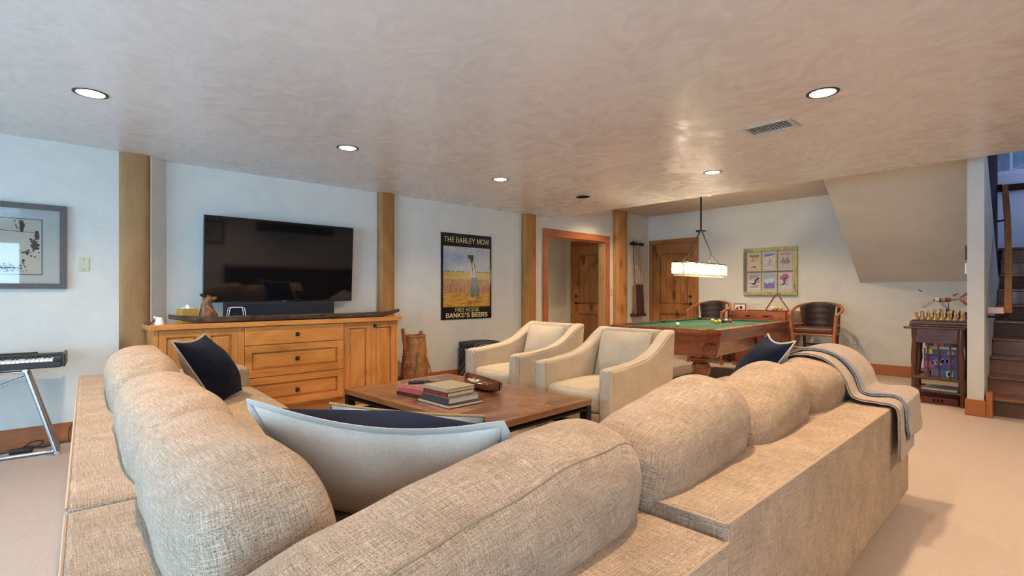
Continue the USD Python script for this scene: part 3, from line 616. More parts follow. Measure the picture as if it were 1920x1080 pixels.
# left-hand section running towards the long wall
section((.052, 1.866, 0), -3.05)
sp('back_frame', box_uv(rbox(0, 0, .05, .27, 2.93, .622, .022)))
sp('arm', box_uv(rbox(.272, 2.68, .05, 1.07, 2.93, .612, .03)))
sp('seat_base', box_uv(rbox(.272, .004, .06, 1.06, 2.675, .29, .02)))
for k in range(2): sp('seat_cushion', soft((.68, .67 + k * 1.335, .375), (.84, 1.32, .17), .055, (.02, 0, .025), 40 + k, .004, 22))
back_cushion((.31, .57, .65), (.34, 1.13, .43), 9, (0, -8, 1), n=40)
back_cushion((.30, 1.82, .665), (.34, 1.10, .43), 11, (0, -8, -1), n=36)
sp('seam', seam([(.004, .01, .616), (.003, 1.4, .617), (.005, 2.92, .615)]))
feet([(.06, .08), (.06, 2.86), (1.0, 2.86), (1.0, .1)])
# ---------------------------------------------------------------- console, television and what stands on it
t = thing('sideboard', 'long honey-coloured alder sideboard with three centre drawers under the television', 'sideboard', (1.85, 5.36, 0))
x0, x1, yf, yb = -1.15, 1.15, -.24, .138
part(t, 'plinth', bx(x0 + .03, yf + .06, 0, x1 - .03, yb, .10), M['honey_x'])
part(t, 'body', join(bx(x0, yf + .022, .10, x1, yb, .90)), M['honey_x'])
part(t, 'top', bx(x0 - .035, yf - .035, .90, x1 + .035, yb, .945, .004), M['honey_x'])
for a, b in ((x0, x0 + .035), (-.505, -.455), (.502, .512), (x1 - .03, x1)): part(t, 'stile', bx(a, yf - .002, .10, b, yf + .022, .90, .002), M['honey_z'])
def panel_front(t, name, X0, Z0, X1, Z1, vertical=True, st=.052, slab=False):
    o = (X0, yf + .0215, Z0); w, h = X1 - X0, Z1 - Z0; m = M['honey_z' if vertical else 'honey_x']
    if slab: return part(t, name, place(bx(0, 0, .0, w, h, .024, .003), o, *WA), m)
    ring = Polygon([(0, 0), (w, 0), (w, h), (0, h)]).difference(Polygon([(st, st * 1.1), (w - st, st * 1.1), (w - st, h - st * 1.1), (st, h - st * 1.1)]))
    d = part(t, name, place(prism(ring, .024), o, *WA), m)
    pw, ph = w - 2 * st, h - 2.2 * st; v = np.array([[0, 0, .004], [pw, 0, .004], [pw, ph, .004], [0, ph, .004]]); q = np.array([[.026, .026, .016], [pw - .026, .026, .016], [pw - .026, ph - .026, .016], [.026, ph - .026, .016]])
    vv = np.vstack([v, q, v * [1, 1, 0]]); F = [[4, 5, 6], [4, 6, 7]]
    for j in range(4): k = (j + 1) % 4; F += [[j, k, 4 + k], [j, 4 + k, 4 + j], [8 + j, 8 + k, k], [8 + j, k, j]]
    part(d, 'panel', place((vv + [st, st * 1.1, 0], np.array(F)), o, *WA), m, False); return d
def knob(par, X, Z):
    part(par, 'knob', place(join(bx(X - .019, Z - .019, .024, X + .019, Z + .019, .028, .001), lathe([(0.0, .050), (.010, .050), (.015, .044), (.013, .038), (.007, .034), (.007, .028)], 12, (X, Z, 0))), (0, yf + .0215, 0), *WA), M['bronze'])
for Z0, Z1, slab, kz in ((.722, .893, True, .806), (.418, .716, False, .567), (.125, .412, False, .256)):
    d = panel_front(t, 'drawer', -.452, Z0, .499, Z1, False, .06, slab); knob(d, .026, kz)
for X0, X1 in ((x0 + .038, -.786), (-.782, -.508), (.515, .816), (.82, x1 - .033)):
    d = panel_front(t, 'door', X0, .125, X1, .893)
    if X0 == .82: knob(d, .862, .852)

t = thing('television', 'large wall-mounted flat television with a black reflective screen', 'television', (1.905, 5.565, 1.12))
TILT = lambda q: xf(q, (0, 0, 0), (3.2, 0, 0))
part(t, 'bezel', TILT(bx(-.752, .002, 0, .752, .035, .842, .003)), M['black_plastic'])
part(t, 'screen', TILT(bx(-.744, -.0015, .016, .744, .0015, .836)), M['screen'], False)
part(t, 'wall_bracket', bx(-.25, .036, .2, .25, .094, .65), M['black_metal'])
part(t, 'logo', place(xf(prism([(-.022, 0), (.022, 0), (.022, .006), (-.022, .006)], .001), (0, .005, 0)), (0, -.0002, 0), *WA), M['chrome'])
t = thing('soundbar', 'black sound bar standing on the sideboard below the television', 'speaker', (1.83, 5.40, .945))
part(t, 'cabinet', rbox(-.535, -.03, 0.012, .535, .06, .175, .012), M['dark_grey'])
part(t, 'grille', bx(-.525, -.034, .022, .525, -.0305, .165, .001), plain('grille_cloth', (.012, .014, .022), .9))
for s in (-1, 1): part(t, 'foot', bx(s * .4 - .03, -.02, 0, s * .4 + .03, .05, .012), M['black_plastic'])

# long dug-out wooden trough
t = thing('wooden_trough', 'long weathered dug-out wooden trough lying along the sideboard top', 'trough', (1.925, 5.155, .945))
n, m = 60, 13; g = np.linspace(-1, 1, n); V = []; F = []
for s, off in ((0, 0), (1, .009)):
    for i, u in enumerate(g):
        wd = .075 * (1 - abs(u) ** 5) ** .5 * (1 + .06 * math.sin(9 * u)) + .004; ht = .060 + .035 * abs(u) ** 6 + .006 * meshkit.noise(np.array([u * 6, 0, s]))
        fl = .012 + .05 * max(0, abs(u) - .80) / .2
        for k in range(m):
            a = PI * k / (m - 1); yy = -math.cos(a); r = abs(math.sin(a)) ** .7
            V.append([u * (1.115 + .0 * s), (wd - off) * yy * (.72 + .28 * (1 - r)), (ht - (ht - fl) * r) + off * r - .012 if fl > 0 else 0])
for s in (0, 1):
    for i in range(n - 1):
        for k in range(m - 1):
            a = s * n * m + i * m + k; q = [[a, a + 1, a + m + 1], [a, a + m + 1, a + m]]
            F += q if s else [x[::-1] for x in q]
for i in range(n - 1):
    for k in (0, m - 1):
        a, b = i * m + k, n * m + i * m + k; q = [[a, b, b + m], [a, b + m, a + m]]; F += q if k else [x[::-1] for x in q]
V = np.array(V); V[:, 2] = np.maximum(V[:, 2], 0.0005)
part(t, 'hull', (V, np.array(F)), M['trough'], 50)
t = thing('tissue_box', 'mustard yellow tissue box with a white tissue, left end of the sideboard', 'tissue box', (.985, 5.35, .945), rotz=10)
part(t, 'carton', bx(-.065, -.065, 0, .065, .065, .125, .003), plain('mustard_card', (.44, .27, .05), .7))
g = np.stack(np.meshgrid(np.linspace(-1, 1, 13), np.linspace(-1, 1, 13), indexing='ij'), -1).reshape(-1, 2); r = np.linalg.norm(g, axis=1)
tz = .175 - .05 * np.minimum(r, 1) ** .8 + .03 * (meshkit.noise(np.c_[g * 2.3, g[:, :1] * 0 + 3]) - .5); ii, jj = np.meshgrid(np.arange(12), np.arange(12), indexing='ij'); o = (ii * 13 + jj).ravel()
part(t, 'tissue', (np.c_[g[:, 0] * .052 * (.55 + .5 * meshkit.noise(np.c_[g * 1.7, r])), g[:, 1] * .05, np.maximum(tz, .126)], np.stack([o, o + 13, o + 14, o + 1], 1)), plain('tissue', (.85, .86, .87), .9), True)

# carved sitting bear
def blob(balls, refine=.010, smooth=8):
    """Hulls of ball pairs melted into one skin. balls: list of [((x,y,z),r), ((x,y,z),r) ...] chains."""
    ms = []
    for ch in balls:
        for a, b in zip(ch[:-1], ch[1:]) if len(ch) > 1 else [(ch[0], ch[0])]:
            pts = np.vstack([_oct * a[1] + np.array(a[0]), _oct * b[1] + np.array(b[0])]); ms.append(m3.Manifold.hull_points(pts.astype(np.float32)))
    m = m3.Manifold.batch_boolean(ms, m3.OpType.Add).refine_to_length(refine); q = m.to_mesh(); tm = trimesh.Trimesh(q.vert_properties[:, :3], q.tri_verts, process=True)
    trimesh.smoothing.filter_taubin(tm, iterations=smooth); return (np.array(tm.vertices), np.array(tm.faces))
M['bear'] = speckled('carved_bear_wood', [(.05, .02, .008), (.24, .095, .03), (.38, .18, .06)], 42, .5, .6, stretch=(1, 1, .5), detail=6)
M['bear_dark'] = plain('bear_dark', (.018, .011, .008), .5)
t = thing('bear_carving', 'carved brown wooden bear sitting beside the tissue box, muzzle lifted', 'carving', (1.14, 5.335, .945), rotz=-14)
BK = np.array([1.22, 1.25, .99])
def SC(m, k=None): return xf(m, (0, 0, 0), (0, 0, 0), BK)
part(t, 'body', SC(blob([[((0, 0, .055), .055), ((-.004, 0, .12), .045), ((-.006, 0, .165), .034)], [((-.006, 0, .17), .033), ((.004, 0, .213), .038)], [((.004, 0, .212), .03), ((.05, 0, .222), .017)],
     [((.0, .03, .15), .02), ((.035, .04, .10), .016), ((.055, .03, .06), .015)], [((.0, -.03, .15), .02), ((.035, -.04, .10), .016), ((.055, -.03, .06), .015)],
     [((.0, .04, .03), .03), ((.075, .045, .022), .022)], [((.0, -.04, .03), .03), ((.075, -.045, .022), .022)]], .008)), M['bear'], True)
for s in (-1, 1):
    part(t, 'ear', SC(blob([[((-.022, s * .034, .246), .015), ((-.034, s * .040, .254), .014)]], .006, 3)), M['bear_dark'], True)
    part(t, 'paw', SC(blob([[((.085, s * .045, .020), .018), ((.098, s * .045, .028), .015)]], .006, 3)), M['bear_dark'], True)
    part(t, 'eye', xf(trimesh.creation.icosphere(1, .005), (.034, s * .030, .228)), M['bear_dark'], True)
part(t, 'nose', xf(trimesh.creation.icosphere(2, .010), (.081, 0, .224)), M['bear_dark'], True)
t = thing('tablet_stand', 'white bent-wire stand on the sideboard, right of the bear', 'stand', (1.375, 5.29, .945))
for k, y in enumerate((-.02, .05)):
    c = curve([(-.075, y, .004), (-.072, y, .06), (-.062, y, .118), (-.045, y, .130), (0, y, .131), (.045, y, .130), (.062, y, .118), (.072, y, .06), (.075, y, .004)], 40); part(t, 'wire_loop', tube(c, .004, 8), M['white_plastic'], 60)
part(t, 'cross_wire', join(tube([(-.075, -.02, .004), (-.075, .05, .004)], .004), tube([(.075, -.02, .004), (.075, .05, .004)], .004)), M['white_plastic'], 60)
t = thing('charger_puck', 'small white gadget with a black plug at the left end of the sideboard', 'gadget', (.745, 5.14, .945))
part(t, 'base', lathe([(0, 0), (.034, 0), (.036, .006), (.030, .030), (.026, .055), (0, .056)], 24), M['white_plastic'], 40)
part(t, 'head', xf(rbox(-.03, -.02, 0, .03, .02, .016, .006), (-.014, 0, .052), (0, 12, 0)), M['white_plastic'])
part(t, 'cable', tube(curve([(-.03, .0, .04), (-.05, .0, .028), (-.066, .01, .006), (-.075, .10, .005), (-.076, .2, .005)], 16), .005, 6), M['cable'])

# ---------------------------------------------------------------- coffee table
t = thing('coffee_table', 'low square-legged coffee table with patchwork plank top and black iron frame', 'coffee table', (2.352, 3.075, 0), rotz=2.8)
hx, hy, zt = .525, .825, .45
tops = [wood(f'coffee_plank_{k}', d, m_, l, ax, 1.3, .26, .35, .3) for k, (d, m_, l, ax) in enumerate([((.05, .018, .008), (.19, .08, .034), (.27, .125, .058), 'y'), ((.07, .028, .012), (.25, .115, .052), (.33, .165, .08), 'y'), ((.04, .014, .007), (.15, .058, .026), (.22, .095, .045), 'x'), ((.06, .022, .01), (.22, .098, .044), (.30, .15, .072), 'x')])]
bw = .05
for a in ((-hx, -hy, hx, -hy + bw), (-hx, hy - bw, hx, hy)): part(t, 'border_board', bx(a[0], a[1], zt - .042, a[2], a[3], zt, .002), tops[3])
for a in ((-hx, -hy + bw + .0006, -hx + bw, hy - bw - .0006), (hx - bw, -hy + bw + .0006, hx, hy - bw - .0006)): part(t, 'border_board', bx(a[0], a[1], zt - .042, a[2], a[3], zt, .002), tops[1])
rnd = random.Random(4); nx_, ny_ = 3, 5; W_, L_ = 2 * (hx - bw) / nx_, 2 * (hy - bw) / ny_
for i in range(nx_):
    for j in range(ny_):
        X, Y = -hx + bw + i * W_, -hy + bw + j * L_; v = (i + j) % 2
        for k in range(3):
            m_ = tops[(rnd.choice((0, 1)) if v else rnd.choice((2, 3)))]
            b = (X + W_ * k / 3, Y, X + W_ * (k + 1) / 3, Y + L_) if v else (X, Y + L_ * k / 3, X + W_, Y + L_ * (k + 1) / 3)
            part(t, 'plank', bx(b[0] + .0006, b[1] + .0006, zt - .03, b[2] - .0006, b[3] - .0006, zt - .0004 - .0006 * rnd.random(), .001), m_)
part(t, 'sub_top', bx(-hx + .02, -hy + .02, zt - .060, hx - .02, hy - .02, zt - .0305), M['black_metal'])
for sx in (-1, 1):
    for sy in (-1, 1): part(t, 'leg', bx(sx * (hx - .002), sy * (hy - .002), 0, sx * (hx - .062), sy * (hy - .062), zt - .043, .002), M['black_metal'])
for sy in (-1, 1):
    part(t, 'apron', bx(-hx + .064, sy * (hy - .004), zt - .075, hx - .064, sy * (hy - .03), zt - .0605), M['black_metal'])
    part(t, 'stretcher', bx(-hx + .064, sy * (hy - .012), .245, hx - .064, sy * (hy - .05), .285, .002), M['black_metal'])
for sx in (-1, 1):
    part(t, 'apron', bx(sx * (hx - .004), -hy + .064, zt - .075, sx * (hx - .03), hy - .064, zt - .0605), M['black_metal'])
    part(t, 'stretcher', bx(sx * (hx - .012), -hy + .064, .245, sx * (hx - .05), hy - .064, .285, .002), M['black_metal'])

# ---------------------------------------------------------------- two armchairs
def armchair(label, loc, rot):
    t = thing('armchair', label, 'armchair', loc, rot, group=None); C = M['chair_linen']; W = .80
    prof = curve([(-.485, .07), (-.488, .30), (-.487, .585), (-.475, .622), (-.44, .636), (-.25, .645), (-.05, .665), (.10, .700), (.23, .760), (.34, .835), (.405, .875), (.45, .888), (.487, .887)], 40)
    prof = np.vstack([prof, [(.495, .875), (.455, .45), (.415, .07)]])
    arm = bevel_prism(prof, .118, .03); v = arm[0][:, [0, 2, 1]]; f = arm[1][:, ::-1]
    for s in (-1, 1):
        vv = v + [0, (W / 2 - .118) if s > 0 else -W / 2, .0]; part(t, 'arm', box_uv((vv, f)), C, True)
    bk = bevel_prism(np.array([(.27, .30), (.385, .868), (.40, .885), (.47, .884), (.485, .868), (.41, .09), (.28, .09)]), W - .238, .012)
    part(t, 'back', box_uv((bk[0][:, [0, 2, 1]] + [0, -(W - .238) / 2, 0], bk[1][:, ::-1])), C)
    part(t, 'base', box_uv(rbox(-.455, -W / 2 + .12, .075, .29, W / 2 - .12, .275, .02)), C)
    part(t, 'seat_cushion', soft((-.105, 0, .365), (.74, W - .245, .18), .055, (.02, 0, .03), 3, .004, 20), C)
    fr, bc, rim, N = pillow((.20, -.265, .45), (.20, .265, .45), (.315, .262, .86), (.315, -.262, .86), .19, .02, 20, seed=7)
    p_ = part(t, 'back_cushion', dict(v=np.vstack([fr['v'], bc['v']]), f=np.vstack([fr['f'], bc['f'] + len(fr['v'])]), uv=np.vstack([fr['uv'], bc['uv']])), C)
    part(p_, 'piping', tube(rim, .007, 6), C, 60)
    for s in (-1, 1): part(t, 'piping', tube(curve([(-.482, s * (W / 2 - .012), .09), (-.485, s * (W / 2 - .012), .585), (-.472, s * (W / 2 - .012), .618), (-.25, s * (W / 2 - .012), .637), (.10, s * (W / 2 - .012), .692), (.34, s * (W / 2 - .012), .827), (.45, s * (W / 2 - .012), .88)], 40), .005, 5), C, 60)
    for X in (-.42, .36):
        for s in (-1, 1):
            q = vf(bx(-.03, -.03, 0, .03, .03, .09))[0]; q = q * np.where(q[:, 2:] < .05, .66, 1.0); q[:, 2] = np.where(q[:, 2] < .03, 0, .09); part(t, 'foot', (q + [X, s * .33, 0], vf(bx(-.03, -.03, 0, .03, .03, .09))[1]), M['black_metal'])
armchair('cream linen armchair with swooping arms, farther one next to the striped ottoman', (3.735, 3.79, 0), -1.4)
armchair('cream linen armchair with swooping arms, nearer one in front of the pool table', (3.606, 2.667, 0), .7)

# ---------------------------------------------------------------- striped ottoman, pack basket
M['kilim'] = mk('striped_cloth', {'t': ('texture_coordinate', {}), 's': ('separate_xyz', {}), 'c': ('combine_xyz', {}), 'n': ('noise_texture', {'dimensions': '1D', 'scale': 26, 'detail': 2}), 'add': ('math', {'math_type': 'add'}), 'r': ('rgb_ramp', {'ramp': [(.42, (.010, .011, .016)), (.47, (.035, .037, .045)), (.52, (.010, .011, .016)), (.58, (.012, .012, .016)), (.60, (.40, .38, .35)), (.63, (.40, .38, .35)), (.65, (.02, .02, .03))], 'interpolate': False}), 'p': ('principled_bsdf', {'roughness': .9})},
    [('t.object', 's.vector'), ('s.y', 'add.value1'), ('s.z', 'add.value2'), ('add.value', 'n.w'), ('n.fac', 'r.fac'), ('r.color', 'p.base_color')])
t = thing('ottoman', 'cube ottoman in black and grey striped cloth against the wall below the pub poster', 'ottoman', (4.45, 5.365, 0))
part(t, 'body', rbox(-.23, -.23, 0.0, .23, .23, .47, .02), M['kilim'], 40)
part(t, 'top', xf(puffbox((.475, .475, .075), .03, (0, 0, .018), 16), (0, 0, .506)) | dict(uv=None), M['kilim'], True)
M['rattan'] = mk('splint_weave', {'t': ('texture_coordinate', {}), 'm': ('mapping', {'scale': (1, 1, 1)}), 'n': ('noise_texture', {'scale': 14, 'detail': 3}), 'r': ('rgb_ramp', {'ramp': [(.3, (.20, .075, .022)), (.7, (.42, .19, .065))]}), 'p': ('principled_bsdf', {'roughness': .6})}, [('t.object', 'm.vector'), ('m.vector', 'n.vector'), ('n.fac', 'r.fac'), ('r.color', 'p.base_color')])
t = thing('pack_basket', 'tall brown woven pack basket standing at the right end of the sideboard', 'basket', (3.335, 5.29, 0))
def brad(z): return np.interp(z, [0, .15, .35, .55, .66, .70], [.168, .178, .165, .140, .128, .130])
part(t, 'liner', lathe([(0, .02), (.15, .02), (brad(.3) - .008, .3), (brad(.6) - .008, .66)], 24), M['rattan'], True)
nr, ns = 40, 72; V = []; F = []
for i in range(nr):
    z = .01 + .68 * i / (nr - 1)
    for k in range(ns):
        a = 2 * PI * k / ns; w = .0045 * math.copysign(1, math.sin(a * 12 + .3) * (1 if i % 2 else -1)); r = brad(z) + w; V.append([r * math.cos(a), r * .86 * math.sin(a), z])
for i in range(nr - 1):
    for k in range(ns): j = (k + 1) % ns; F += [[i * ns + k, i * ns + j, (i + 1) * ns + j], [i * ns + k, (i + 1) * ns + j, (i + 1) * ns + k]]
part(t, 'weave', (np.array(V), np.array(F)), M['rattan'], False)
for z, r in ((.695, .010), (.02, .010)): a = np.linspace(0, 2 * PI, 40); part(t, 'hoop', tube(np.c_[(brad(z)) * np.cos(a), brad(z) * .86 * np.sin(a), a * 0 + z], r, 6, False), M['rattan'], 60)
for s in (-1, 1): part(t, 'strap', tube(curve([(s * .05 + .0, -.135, .5), (s * .1, -.18, .30), (s * .17, -.14, .08), (s * .20, -.06, .02)], 20), .009, 6), plain('strap_leather', (.12, .09, .06), .7) if s < 0 else M['rattan'], 60)
for k, (dx, a, h) in enumerate([(-.05, 20, .79), (.03, -14, .75)]): single('firewood_stick', xf(tube(curve([(0, 0, 0), (.012, 0, h * .3), (0, 0, h * .55 + .18)], 8), [.028, .024, .026, .024, .022, .023, .024, .022], 9), (3.335 + dx - .05 * (a > 0), 5.28, h - (h * .55 + .18) + .0), (0, -a * .35, 0)), M['hickory'], 'thick brown stick leaning out of the pack basket' if k == 0 else 'short thin stick inside the pack basket, right of the thick one', 'stick')

# ---------------------------------------------------------------- keyboard on a folding stand
t = thing('keyboard_stand', 'folding aluminium stand carrying the electric keyboard', 'stand', (-.55, 5.26, 0), rotz=-4)
for y in (-.12, .05):
    for s in (-1, 1): part(t, 'leg', tube([(s * .49, y * .6, .64), (s * .66, y, .03)], .016, 10), M['chrome'], 60)
for s in (-1, 1):
    part(t, 'foot', tube([(s * .66, -.125, .016), (s * .66, .055, .016)], .016, 10), M['chrome'], 60)
    part(t, 'support_arm', tube([(s * .49, -.14, .65), (s * .49, .14, .65)], .014, 10), M['chrome'], 60)
part(t, 'floor_bar', tube([(-.66, -.04, .018), (.66, -.04, .018)], .013, 10), M['chrome'], 60)
part(t, 'top_bar', tube([(-.49, -.06, .636), (.49, -.06, .636)], .010, 10), M['chrome'], 60)
part(t, 'brace', join(tube([(-.64, 0, .10), (.49, 0, .60)], .007, 8), tube([(.56, -.035, .38), (.56, .015, .38)], .012, 8)), M['chrome'], 60)
t = thing('electric_keyboard', 'black electric keyboard under the framed sketch, white keys facing the room', 'keyboard', (-.56, 5.25, .664), rotz=-4)
part(t, 'case', join(bx(-.70, -.165, 0, .70, .155, .045, .006), bx(-.70, .02, .0455, .70, .155, .085, .004), bx(-.70, -.165, .0455, -.655, .0195, .072, .004), bx(.655, -.165, .0455, .70, .0195, .072, .004)), M['dark_grey'])
for s in (-1, 1): part(t, 'end_cheek', bx(s * .7005, -.17, .004, s * .722, .16, .098, .006), M['black_plastic'])
for k in range(52):
    a = -.652 + k * 1.304 / 52; part(t, 'white_key', bx(a + .0008, -.150, .0455, a + .0242, .015, .062, .001), M['white_plastic'])
    if k % 7 not in (2, 6) and k < 51: part(t, 'black_key', bx(a + .0185, -.055, .0622, a + .0315, .015, .074, .001), M['black_plastic'])
part(t, 'music_rest', xf(bx(-.40, -.003, 0, .55, .003, .012), (0, .13, .0855), (-18, 0, 0)), M['dark_grey'])
single('cable', join(tube(curve([(-.35, 5.42, .012), (-.2, 5.40, .010), (-.06, 5.44, .02), (.02, 5.40, .012), (.12, 5.46, .011), (.30, 5.44, .011), (.42, 5.40, .011)], 40), .005, 6), tube(curve([(-.10, 5.43, .012), (-.03, 5.46, .05), (.03, 5.44, .045), (-.02, 5.41, .012), (-.15, 5.40, .011)], 24), .004, 6), tube(curve([(.18, 5.46, .012), (.19, 5.47, .12), (.27, 5.50, .19), (.40, 5.515, .22)], 24), .004, 6)), M['cable'], 'black power cables lying along the baseboard behind the keyboard stand', 'cable')
single('power_strip', join(rbox(-.16, 5.325, .0, -.03, 5.385, .03, .008)), M['black_plastic'], 'black pedal lying on the carpet under the keyboard, by the baseboard', 'pedal')
# ---------------------------------------------------------------- pool table, balls, pendant, cue rack
M['felt'] = speckled('green_felt', [(.022, .085, .052), (.032, .11, .068)], 300, .95, .1)
M['leather_dk'] = speckled('dark_leather', [(.03, .010, .006), (.06, .022, .013)], 60, .5, .4)
PT = (6.69, 3.297, 0)
t = thing('pool_table', 'carved cherry pool table with green felt and leather tassel pockets', 'pool table', PT, rotz=2.5)
hl, hw = 1.325, .74; c = .12
outer = Polygon([(-hl + c, -hw), (hl - c, -hw), (hl, -hw + c), (hl, hw - c), (hl - c, hw), (-hl + c, hw), (-hl, hw - c), (-hl, -hw + c)]).buffer(.03).buffer(-.03)
inner = Polygon([(-hl + .14, -hw + .14), (hl - .14, -hw + .14), (hl - .14, hw - .14), (-hl + .14, hw - .14)])
pk = [(sx * (hl - .128), sy * (hw - .128), .056) for sx in (-1, 1) for sy in (-1, 1)] + [(0, sy * (hw - .105), .055) for sy in (-1, 1)]
holes = unary_union([Point(x, y).buffer(r) for x, y, r in pk])
part(t, 'bed', prism(inner.buffer(.02).difference(holes), .03, .745), M['felt'])
rail = outer.difference(inner.buffer(.035)).difference(holes)
part(t, 'rail', prism(rail, .045, .758), M['cherry_x'], 30)
cush = inner.buffer(.035).difference(inner.buffer(-.012)).difference(holes.buffer(.012))
part(t, 'cushion', prism(cush, .022, .776), M['felt'])
part(t, 'moulding', prism(outer.buffer(-.012).difference(inner.buffer(.0)), .022, .7355), M['cherry_x'])
ap = outer.buffer(-.03)
part(t, 'apron', prism(ap.difference(ap.buffer(-.03)), .075, .660), M['cherry_x'])
# tapering cabinet panels
for (ax, s) in (('x', -1), ('x', 1), ('y', -1), ('y', 1)):
    L, D = (hl - .22, hw - .055) if ax == 'x' else (hw - .22, hl - .055)
    v = np.array([[-L, 0, .66], [L, 0, .66], [L, .05, .49], [-L, .05, .49], [-L, .03, .66], [L, .03, .66], [L, .08, .49], [-L, .08, .49]])
    f = np.array([[0, 3, 2], [0, 2, 1], [4, 5, 6], [4, 6, 7], [0, 1, 5], [0, 5, 4], [3, 7, 6], [3, 6, 2], [0, 4, 7], [0, 7, 3], [1, 2, 6], [1, 6, 5]])
    q = v.copy(); q[:, 1] = -D + v[:, 1]
    q = q * [1, 1, 1] if s < 0 else q * [-1, -1, 1]
    if ax == 'y': q = q[:, [1, 0, 2]] * [1, -1, 1]
    part(t, 'side_panel', (q, f), M['cherry_x' if ax == 'x' else 'cherry_y'], False)
rng = np.random.default_rng(3)
for sx in (-1, 1):
    for sy in (-1, 1):
        X, Y = sx * (hl - .24), sy * (hw - .24)
        # corner block between the panels
        blk = Polygon([(0, 0), (.26, 0), (.26, .10), (.10, .26), (0, .26)]); v, f = prism(blk, 1.0); zz = v[:, 2].copy()
        k_ = np.where(zz > .5, 1.0, .74)[:, None]; v2 = np.c_[v[:, :2] * k_ * [sx, sy] + [X - sx * .07, Y - sy * .07], np.where(zz > .5, .66, .47)]
        if sx * sy < 0: f = f[:, ::-1]
        part(t, 'corner_block', (v2, f), M['cherry_z'], 30)
        sh = trimesh.creation.icosphere(3); sv = sh.vertices * [.075, .02, .085]; sv[:, 1] += .018 * (meshkit.fbm(sh.vertices * [4, 1, 4] + 7, 4, 2) - .45) * (np.abs(sh.vertices[:, 1]) > .2)
        ang = math.degrees(math.atan2(sx, -sy))
        part(t, 'carved_shield', xf((sv, sh.faces), (X + sx * .102, Y + sy * .102, .585), (0, 0, math.degrees(math.atan2(sy, sx)) + 90)), M['cherry_z'], True)
        lx, ly = X + sx * .02, Y - sy * .04
        part(t, 'leg_plate', join(bx(lx - .115, ly - .115, .440, lx + .115, ly + .115, .468, .008), bx(lx - .09, ly - .09, .415, lx + .09, ly + .09, .4395, .006)), M['cherry_z'])
        prof = [(0, .414), (.072, .414), (.098, .385), (.104, .34), (.092, .285), (.070, .225), (.053, .165), (.047, .115), (.058, .075), (.080, .045), (.082, .015), (.07, .0005), (0, .0005)]
        lv, lf = lathe(prof, 24, (lx, ly, 0)); a = np.arctan2(lv[:, 1] - ly, lv[:, 0] - lx); flu = 1 + .06 * np.cos(4 * a) * (lv[:, 2] > .1) + .10 * np.cos(8 * a) * (lv[:, 2] < .07)
        lv[:, :2] = (lv[:, :2] - [lx, ly]) * flu[:, None] + [lx, ly]; part(t, 'leg', (lv, lf), M['cherry_z'], 50)
for k, (x, y, r) in enumerate(pk):
    out = np.array([x, y]) / np.linalg.norm([x, y]) if abs(x) > .1 else np.array([0, np.sign(y)])
    p_ = part(t, 'pocket', lathe([(r, .802), (r + .012, .806), (r + .016, .795), (r + .004, .76), (r * .8, .715), (r * .55, .695), (0, .69)] if abs(x) > .1 else [(r, .802), (r + .012, .806), (r + .016, .795), (r + .004, .74), (r * .8, .66), (r * .55, .615), (0, .61)], 18, (x, y, 0)), M['leather_dk'], 50)
    if abs(x) < .1: part(p_, 'tassel', tube(curve([(x, y + out[1] * .055, .64), (x, y + out[1] * .062, .56), (x, y + out[1] * .06, .50)], 8), [.012, .016, .02, .02, .018, .016, .022, .01], 8), M['leather_dk'], 60)
for k in range(6):
    for sy in (-1, 1):
        x = (-hl + .14 + .36 + (k % 3) * .33) if k < 3 else (hl - .14 - .36 - (k % 3) * .33)
        part(t, 'sight', prism(Point(x, sy * (hw - .05)).buffer(.006, 4), .0012, .8031), M['almond'])

def ball(px, lab, colr, stripe=False):
    # px: picture x of the ball; all lie on the felt
    z = .775 + .0286
    k = (px[0] - 960) / 950.0; r = FW + k * np.array([FW[1], -FW[0]]); D = 950 * (1.22 - z) / (px[1] - 548); p = r * D
    th = thing('pool_ball', lab, 'ball', (p[0], p[1], z))
    s = trimesh.creation.icosphere(3, .0286)
    if not stripe: part(th, 'shell', s, plain('ball_' + lab.split()[0] + f'_{int(px[0])}', colr, .12, coat_weight=.6), True)
    else:
        zc = s.vertices[s.faces].mean(1)[:, 2]; band = np.abs(zc) < .014
        part(th, 'shell', (s.vertices, s.faces[~band]), plain(f'ball_white_{int(px[0])}', (.78, .74, .62), .12, coat_weight=.6), True); part(th, 'stripe', (s.vertices, s.faces[band]), plain(f'ball_stripe_{int(px[0])}', colr, .12, coat_weight=.6), True)
for px, lab, colr, st in [((1270.5, 608), 'white cue ball alone on the felt', (.80, .76, .66), False), ((1336, 601), 'pale yellow-striped ball at the left end of the row on the felt', (.62, .42, .03), True), ((1342, 603.5), 'solid yellow ball, nearest in the row on the felt', (.62, .44, .02), False),
      ((1349, 602.5), 'yellow-and-white ball third along the row on the felt', (.62, .42, .03), True), ((1355.5, 601.8), 'black ball in the middle of the row on the felt', (.012, .012, .014), False), ((1361.5, 602), 'white ball with a dark blue stripe in the row on the felt', (.03, .05, .20), True), ((1369, 601.5), 'red ball at the right end of the row on the felt', (.50, .04, .05), False)]:
    ball(px, lab, colr, st)

